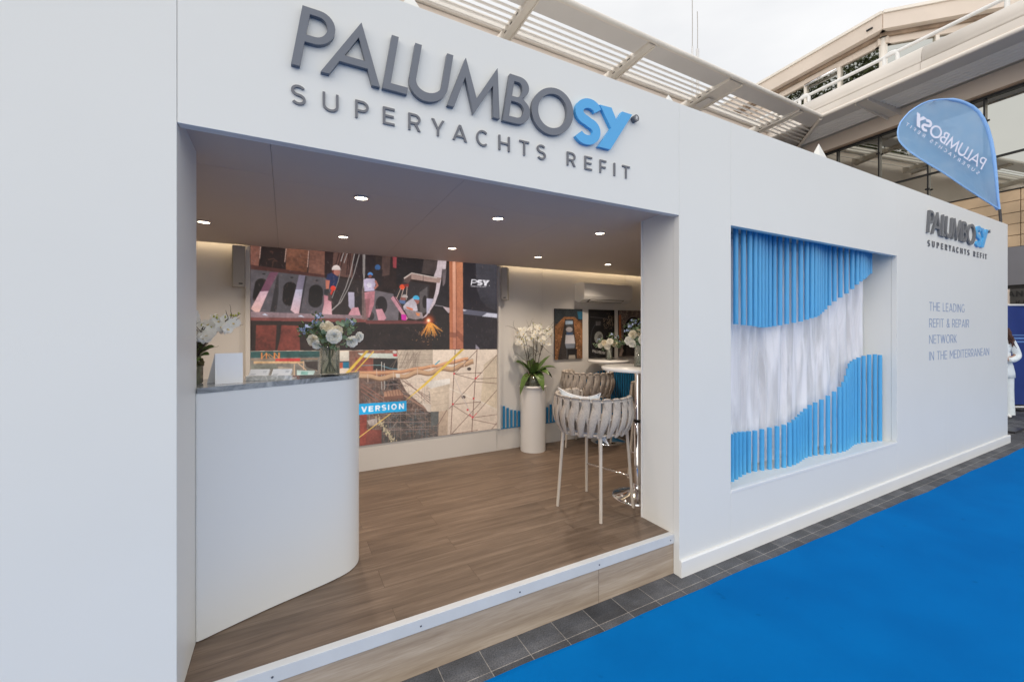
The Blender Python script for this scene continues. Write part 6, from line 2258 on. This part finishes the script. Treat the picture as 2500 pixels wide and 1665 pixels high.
# ------------------------------------------------------------------ teardrop flag behind the right end of the booth
def flag():
    base = Vector((9.905, 2.16, 0))
    t = thing('teardrop_flag', 'pale blue teardrop flag with mirrored white lettering on a dark pole behind the booth', 'flag', tuple(base))
    ax = CR.copy()          # the flag's own width direction
    k = 1.0
    X0 = 7.675
    T_ = lambda x, z, d=0.0: base + ax * ((x - X0) * k) + Vector((0, 0, z)) + Vector((-ax.y, ax.x, 0)) * d
    edge = [(7.675, 3.469), (7.649, 3.641), (7.618, 3.98), (7.583, 4.30), (7.54, 4.54), (7.477, 4.762), (7.410, 4.90), (7.332, 5.013), (7.24, 5.09), (7.134, 5.145), (7.04, 5.18), (6.937, 5.20), (6.84, 5.208), (6.739, 5.204), (6.64, 5.192),
            (6.541, 5.171), (6.44, 5.13), (6.343, 5.072), (6.25, 5.005), (6.171, 4.92), (6.11, 4.84), (6.079, 4.762), (6.066, 4.69), (6.072, 4.617), (6.092, 4.555), (6.132, 4.498), (6.20, 4.43), (6.277, 4.366), (6.40, 4.283), (6.541, 4.195), (6.765, 4.063),
            (6.95, 3.94), (7.134, 3.812), (7.27, 3.725), (7.398, 3.641), (7.54, 3.553)]
    # cloth: rows from the tip outward, filled between the two long edges
    lead = edge[:14]
    trail = [edge[0]] + edge[:13:-1]
    def walk(e, n):
        L = [0]
        for i in range(1, len(e)):
            L.append(L[-1] + math.dist(e[i], e[i - 1]))
        s = np.linspace(0, L[-1], n)
        return [(float(np.interp(q, L, [p[0] for p in e])), float(np.interp(q, L, [p[1] for p in e]))) for q in s]
    n = 46
    A_, B_ = walk(lead, n), walk(trail, n)
    b = MB()
    rows = []
    for i in range(n):
        r = []
        for j in range(25):
            f = j / 24
            x, z = A_[i][0] * (1 - f) + B_[i][0] * f, A_[i][1] * (1 - f) + B_[i][1] * f
            g2 = max(0, 1 - i / n * 1.5)
            d = .05 * math.sin(PI * f) + .008 * math.sin(f * 22 + i * .05) * g2 * math.sin(PI * f) + .012 * math.sin(f * 9 - i * .22) * math.sin(PI * f)
            r.append(T_(x, z, d))
        rows.append(r)
    b.grid(rows)
    m, nn, l, bs = new_mat('flag_cloth')
    bs.inputs['Base Color'].default_value = (0.27, 0.53, 0.90, 1)
    bs.inputs['Roughness'].default_value = .8
    tr = nn.new('ShaderNodeBsdfTranslucent')
    tr.inputs['Color'].default_value = (0.34, 0.55, 0.86, 1)
    tp = nn.new('ShaderNodeBsdfTransparent')
    tp.inputs['Color'].default_value = (.75, .85, 1, 1)
    m1, m2 = nn.new('ShaderNodeMixShader'), nn.new('ShaderNodeMixShader')
    m1.inputs[0].default_value, m2.inputs[0].default_value = .55, .13
    tc = nn.new('ShaderNodeTexCoord')
    no = nn.new('ShaderNodeTexNoise')
    no.inputs['Scale'].default_value = 2.2
    l.new(tc.outputs['Object'], no.inputs['Vector'])
    cr = nn.new('ShaderNodeValToRGB')
    cr.color_ramp.elements[0].position, cr.color_ramp.elements[1].position = .35, .65
    cr.color_ramp.elements[0].color, cr.color_ramp.elements[1].color = (0.38, 0.66, 0.98, 1), (0.58, 0.78, 0.98, 1)
    l.new(no.outputs['Fac'], cr.inputs['Fac'])
    l.new(cr.outputs['Color'], tr.inputs['Color'])
    l.new(bs.outputs[0], m1.inputs[1])
    l.new(tr.outputs[0], m1.inputs[2])
    l.new(m1.outputs[0], m2.inputs[1])
    l.new(tp.outputs[0], m2.inputs[2])
    l.new(m2.outputs[0], nn['Material Output'].inputs['Surface'])
    cl = b.build('cloth', m, t)
    # hem: darker blue sleeve round the edge
    sl = MB()
    pts = [T_(x, z, 0) for x, z in edge + [edge[0]]]
    sl.tube(pts, [.012 + .012 * min(1, i / 3) if i < 12 else .012 for i in range(len(pts))], 8)
    sl.build('hem', mat('flag_hem', (0.26, 0.48, 0.86), .7), t)
    # pole
    P_ = [base + Vector((.03, 0, 0)), T_(7.690, 3.3), T_(7.675, 3.47)]
    MB().tube(P_, .018, 10).build('pole', M['pole_dark'], t)
    MB().box(base.x - .2, base.x + .25, base.y - .2, base.y + .2, 0.001, .03).build('foot_plate', M['pole_dark'], t, bevel=.004)
    # mirrored lettering on the cloth: u runs from the P (right) to the Y (left, higher)
    o0, o1 = Vector((7.415, 4.165)), Vector((6.345, 4.895))
    dU = (o1 - o0).normalized()
    dV = Vector((-dU.y, dU.x))
    if dV.y < 0:
        dV = -dV
    s = (o1 - o0).length / 1.66
    white = mat('flag_print', (0.70, 0.72, 0.86), .7)
    ox, oz = 7.385, 4.085
    def put(lp, name, fx, d0):
        o = letter_mesh(name, lp, .001, fx, white, t)
        me = o.data
        for v in me.vertices:
            w = T_(v.co.x, v.co.z, 0) - base
            nrm = Vector((-ax.y, ax.x, 0))
            v.co = w + nrm * (d0 - v.co.y)
        me.update()
    for ch in 'PALUMBOSY':
        lp = LOGO[ch]
        put(lp, 'letter', lambda a, b_: (ox + dU.x * (a + .10 * b_) * s + dV.x * b_ * s, oz + dU.y * (a + .10 * b_) * s + dV.y * b_ * s), -.012)
    for ch, a0, a1 in TAG:
        lp, w = glyph(ch, .13)
        put(lp, 'letter', lambda a, b_: (ox + dU.x * (a0 + a * (a1 - a0) / w) * s + dV.x * (-.125 + b_ * .068) * s, oz + dU.y * (a0 + a * (a1 - a0) / w) * s + dV.y * (-.125 + b_ * .068) * s), -.012)
    return t
flag()

# ------------------------------------------------------------------ blue fence banner and the person beyond the booth
fb = thing('fence_banner', 'dark blue fabric fence banner with pale stripes beyond the right end of the booth', 'fence banner', (12.48, 2.59, 0))
d = Vector((12.727 - 12.48, 2.458 - 2.591, 0)).normalized()
nb = Vector((-d.y, d.x, 0))
FBM = Matrix(((d.x, nb.x, 0, 12.48), (d.y, nb.y, 0, 2.59), (0, 0, 1, 0), (0, 0, 0, 1)))
def fbp(name, mb, m):
    return mb.xform(FBM).build(name, m, fb, fix=True)
b = MB()
b.grid([[(x, .012 * math.sin(x * 5) + .008 * math.sin(x * 13 + z * 2), z) for x in np.linspace(-2.2, 2.4, 70)] for z in np.linspace(.10, 2.03, 14)])
fbp('banner_cloth', b, M['banner_blue'])
for z, h in ((1.46, .018), (1.40, .035), (1.33, .03)):
    b = MB()
    b.grid([[(x, .012 * math.sin(x * 5) + .008 * math.sin(x * 13 + z * 2) - .006, zz) for x in np.linspace(-2.2, 2.4, 70)] for zz in (z - h / 2, z + h / 2)])
    fbp('stripe', b, M['banner_light'])
b = MB()
for z in (.055, 2.05):
    b.tube([(-2.2, 0, z), (2.4, 0, z)], .02, 8)
fbp('rail', b, M['rail_white'])
for x in (-2.2, .1, 2.4):
    fbp('post', MB().tube([(x, .07, .02), (x, .07, 2.07)], .022, 8), M['rail_white'])
    fbp('foot', MB().box(x - .12, x + .12, -.2, .25, .001, .03), M['black'])

def person():
    loc = Vector((11.39, 2.50, 0))
    t = thing('person', 'person in white with long dark hair at the right edge, beside the booth', 'person', tuple(loc), 0)
    Rm = Matrix.Rotation(math.atan2(loc.y, loc.x) - PI / 2 + .15, 4, 'Z')       # local -y looks at the viewer
    def skin(name, V, E, Rr, m, sub=2):
        me = bpy.data.meshes.new(name)
        me.from_pydata([Rm @ Vector(v) for v in V], E, [])
        o = bpy.data.objects.new(name, me)
        COL.objects.link(o)
        o.parent = t
        md = o.modifiers.new('skin', 'SKIN')
        sv = me.skin_vertices[0].data
        for i, r in enumerate(Rr):
            sv[i].radius = r if isinstance(r, tuple) else (r, r)
        sv[0].use_root = True
        md.use_smooth_shade = True
        o.modifiers.new('sub', 'SUBSURF').render_levels = sub
        o.modifiers['sub'].levels = sub
        me.materials.append(m)
        return o
    # body (head, hands and the form under the clothes)
    V = [(0, 0, .86), (0, .0, 1.02), (0, -.01, 1.18), (0, 0, 1.32), (0, 0, 1.405), (0, -.015, 1.50), (0, -.02, 1.575),
         (.16, 0, 1.33), (.215, .0, 1.10), (.06, -.20, 1.03), (-.16, 0, 1.33), (-.215, 0, 1.10), (-.06, -.20, 1.03),
         (.09, 0, .80), (.10, 0, .45), (.10, .02, .08), (.10, -.10, .04), (-.09, 0, .80), (-.10, 0, .45), (-.10, .02, .08), (-.10, -.10, .04)]
    E = [(0, 1), (1, 2), (2, 3), (3, 4), (4, 5), (5, 6), (3, 7), (7, 8), (8, 9), (3, 10), (10, 11), (11, 12), (0, 13), (13, 14), (14, 15), (15, 16), (0, 17), (17, 18), (18, 19), (19, 20)]
    Rr = [.07, .08, .09, .08, .045, .075, .07, .05, .04, .028, .05, .04, .028, .06, .05, .038, .03, .06, .05, .038, .03]
    skin('body', V, E, Rr, M['skin'])
    # hands: five fingers each, resting on each other
    for s in (1, -1):
        V = [(s * .055, -.205, 1.025), (s * .015, -.225, 1.02)]
        E = [(0, 1)]
        Rr = [.026, (.030, .018)]
        for k, (dz, L) in enumerate(((.024, .058), (.008, .068), (-.008, .064), (-.022, .05))):
            i = len(V)
            V += [(s * .012, -.228, 1.02 + dz), (s * (.012 - L * .55), -.240, 1.018 + dz), (s * (.012 - L), -.232, 1.012 + dz)]
            E += [(1, i), (i, i + 1), (i + 1, i + 2)]
            Rr += [.0085, .008, .007]
        i = len(V)
        V += [(s * .03, -.235, 1.045), (s * .0, -.245, 1.055)]
        E += [(0, i), (i, i + 1)]
        Rr += [.010, .008]
        skin('hand', V, E, Rr, M['skin'], 1)
    # jacket
    V = [(0, 0, .70), (0, 0, .92), (0, -.01, 1.15), (0, 0, 1.30), (0, .005, 1.385), (.165, .0, 1.335), (.235, .01, 1.09), (.155, -.12, 1.035), (.085, -.195, 1.03), (-.165, 0, 1.335), (-.235, .01, 1.09), (-.155, -.12, 1.035), (-.085, -.195, 1.03)]
    E = [(0, 1), (1, 2), (2, 3), (3, 4), (3, 5), (5, 6), (6, 7), (7, 8), (3, 9), (9, 10), (10, 11), (11, 12)]
    Rr = [(.20, .15), (.18, .135), (.165, .125), (.14, .10), .07, .072, .058, .052, .046, .072, .058, .052, .046]
    j = skin('jacket', V, E, Rr, M['jacket'])
    # trousers and jacket skirt: lofted rings
    def loft(name, rings, m):
        b = MB()
        for rs in rings:
            rows = [[(cx + rx * math.cos(2 * PI * k / 24), cy + ry * math.sin(2 * PI * k / 24) , z) for k in range(25)] for (cx, cy, z, rx, ry) in rs]
            b.grid(rows)
        b.xform(Rm)
        return b.build(name, m, t, world=False)
    legs = [[(s * .085, 0, .86, .09, .10), (s * .09, 0, .70, .098, .105), (s * .098, 0, .48, .088, .09), (s * .104, .005, .25, .088, .095), (s * .108, .01, .05, .096, .11)] for s in (1, -1)]
    loft('trousers', legs + [[(0, 0, 1.0, .14, .105), (0, 0, .90, .175, .125), (0, 0, .78, .18, .125)]], M['jacket'])
    loft('jacket_skirt', [[(0, -.005, 1.16, .150, .112), (0, 0, 1.04, .150, .115), (0, 0, .92, .18, .135), (0, 0, .80, .20, .15), (0, 0, .715, .205, .155), (0, 0, .712, .19, .14)]], M['jacket'])
    for s in (1, -1):
        f = MB()
        f.ball((s * .108, -.04, .032), .043, .12, .034, 14, 8)
        f.xform(Rm)
        f.build('shoe', M['white_trim'], t, world=False)
    # face
    f = MB()
    f.ball((0, -.105, 1.535), .012, .018, .016, 8, 6)
    f.xform(Rm)
    f.build('nose', M['skin'], t, world=False)
    f = MB()
    for s in (-1, 1):
        f.ball((s * .032, -.088, 1.555), .010, .006, .006, 8, 6)
    f.xform(Rm)
    f.build('eyes', M['black'], t, world=False)
    f = MB()
    f.ball((0, -.092, 1.495), .022, .006, .006, 8, 6)
    f.xform(Rm)
    f.build('mouth', mat('lips', (.35, .10, .09), .5), t, world=False)
    # long curly hair
    h = MB()
    q = random.Random(4)
    h.ball((0, .015, 1.575), .105, .105, .095, 16, 10)
    for k in range(120):
        a = q.uniform(-.25, 1.25) * PI
        r = q.uniform(.085, .125)
        x, y = r * math.cos(a), .01 + r * .85 * math.sin(a)
        pts = []
        L = q.uniform(.22, .36)
        for i in range(7):
            s = i / 6
            pts.append((x * (1 + .75 * s) + .012 * math.sin(s * 11 + k), y * (1 + .25 * s) + .012 * math.cos(s * 10 + k) + (-.015 if y < 0 else .01) * s, 1.60 - L * s))
        h.tube(pts, [.012, .014, .014, .013, .012, .009, .004], 6)
    h.xform(Rm)
    h.build('hair', M['hair'], t, world=False)
person()

# ------------------------------------------------------------------ trees standing behind the rear wing: the glazing mirrors them
def tree(label, x, y, H, R0, seed, n=15000):
    q = random.Random(seed)
    t = thing('tree', label, 'tree', (x, y, 0), 0, 'trees mirrored in the glazing')
    b = MB()
    pts = [(x + .15 * math.sin(i), y + .12 * math.cos(i * 1.7), H * .62 * i / 6) for i in range(7)]
    b.tube(pts, [.28 - .025 * i for i in range(7)], 9)
    cl = []
    for k in range(26):
        a, e = q.uniform(0, 2 * PI), q.uniform(.30, 1.0)
        r = R0 * q.uniform(.35, .95) * (1 - .55 * abs(e - .65))
        c = Vector((x + r * math.cos(a), y + r * math.sin(a), H * e - .6))
        cl.append((c, R0 * q.uniform(.30, .48)))
        b.tube([Vector(pts[4]), (Vector(pts[5]) + c) / 2 + Vector((0, 0, .3)), c], [.12, .07, .03], 6)
    b.build('trunk', M['twig'], t)
    lv = MB()
    for k in range(n):
        c, rr = cl[q.randrange(len(cl))]
        v = rnd_dir(q)
        p = c + v * rr * q.uniform(.45, 1.05)
        up = rnd_dir(q)
        s = up.cross(rnd_dir(q)).normalized()
        L, w = q.uniform(.12, .24), q.uniform(.06, .12)
        lv.add([p - up * L, p + s * w, p + up * L, p - s * w], [(0, 1, 2, 3)])
    lv.build('crown', M['tree_leaf'], t)
M['tree_leaf'] = mat('tree_leaf', (0.10, 0.115, 0.035), .6, var=.6, vscale=1.3)
for i, (lb, x, y, H, r) in enumerate([('broad leafy tree behind the building, mirrored in the upper windows', -12.0, 25.5, 29.0, 6.0),
                                      ('leafy tree standing further left behind the building, mirrored in the wing glazing', -18.0, 28.0, 29.0, 6.0),
                                      ('tall leafy tree furthest back behind the rear wing', -5.0, 28.0, 31.0, 6.5)]):
    tree(lb, x, y, H, r, 20 + i)
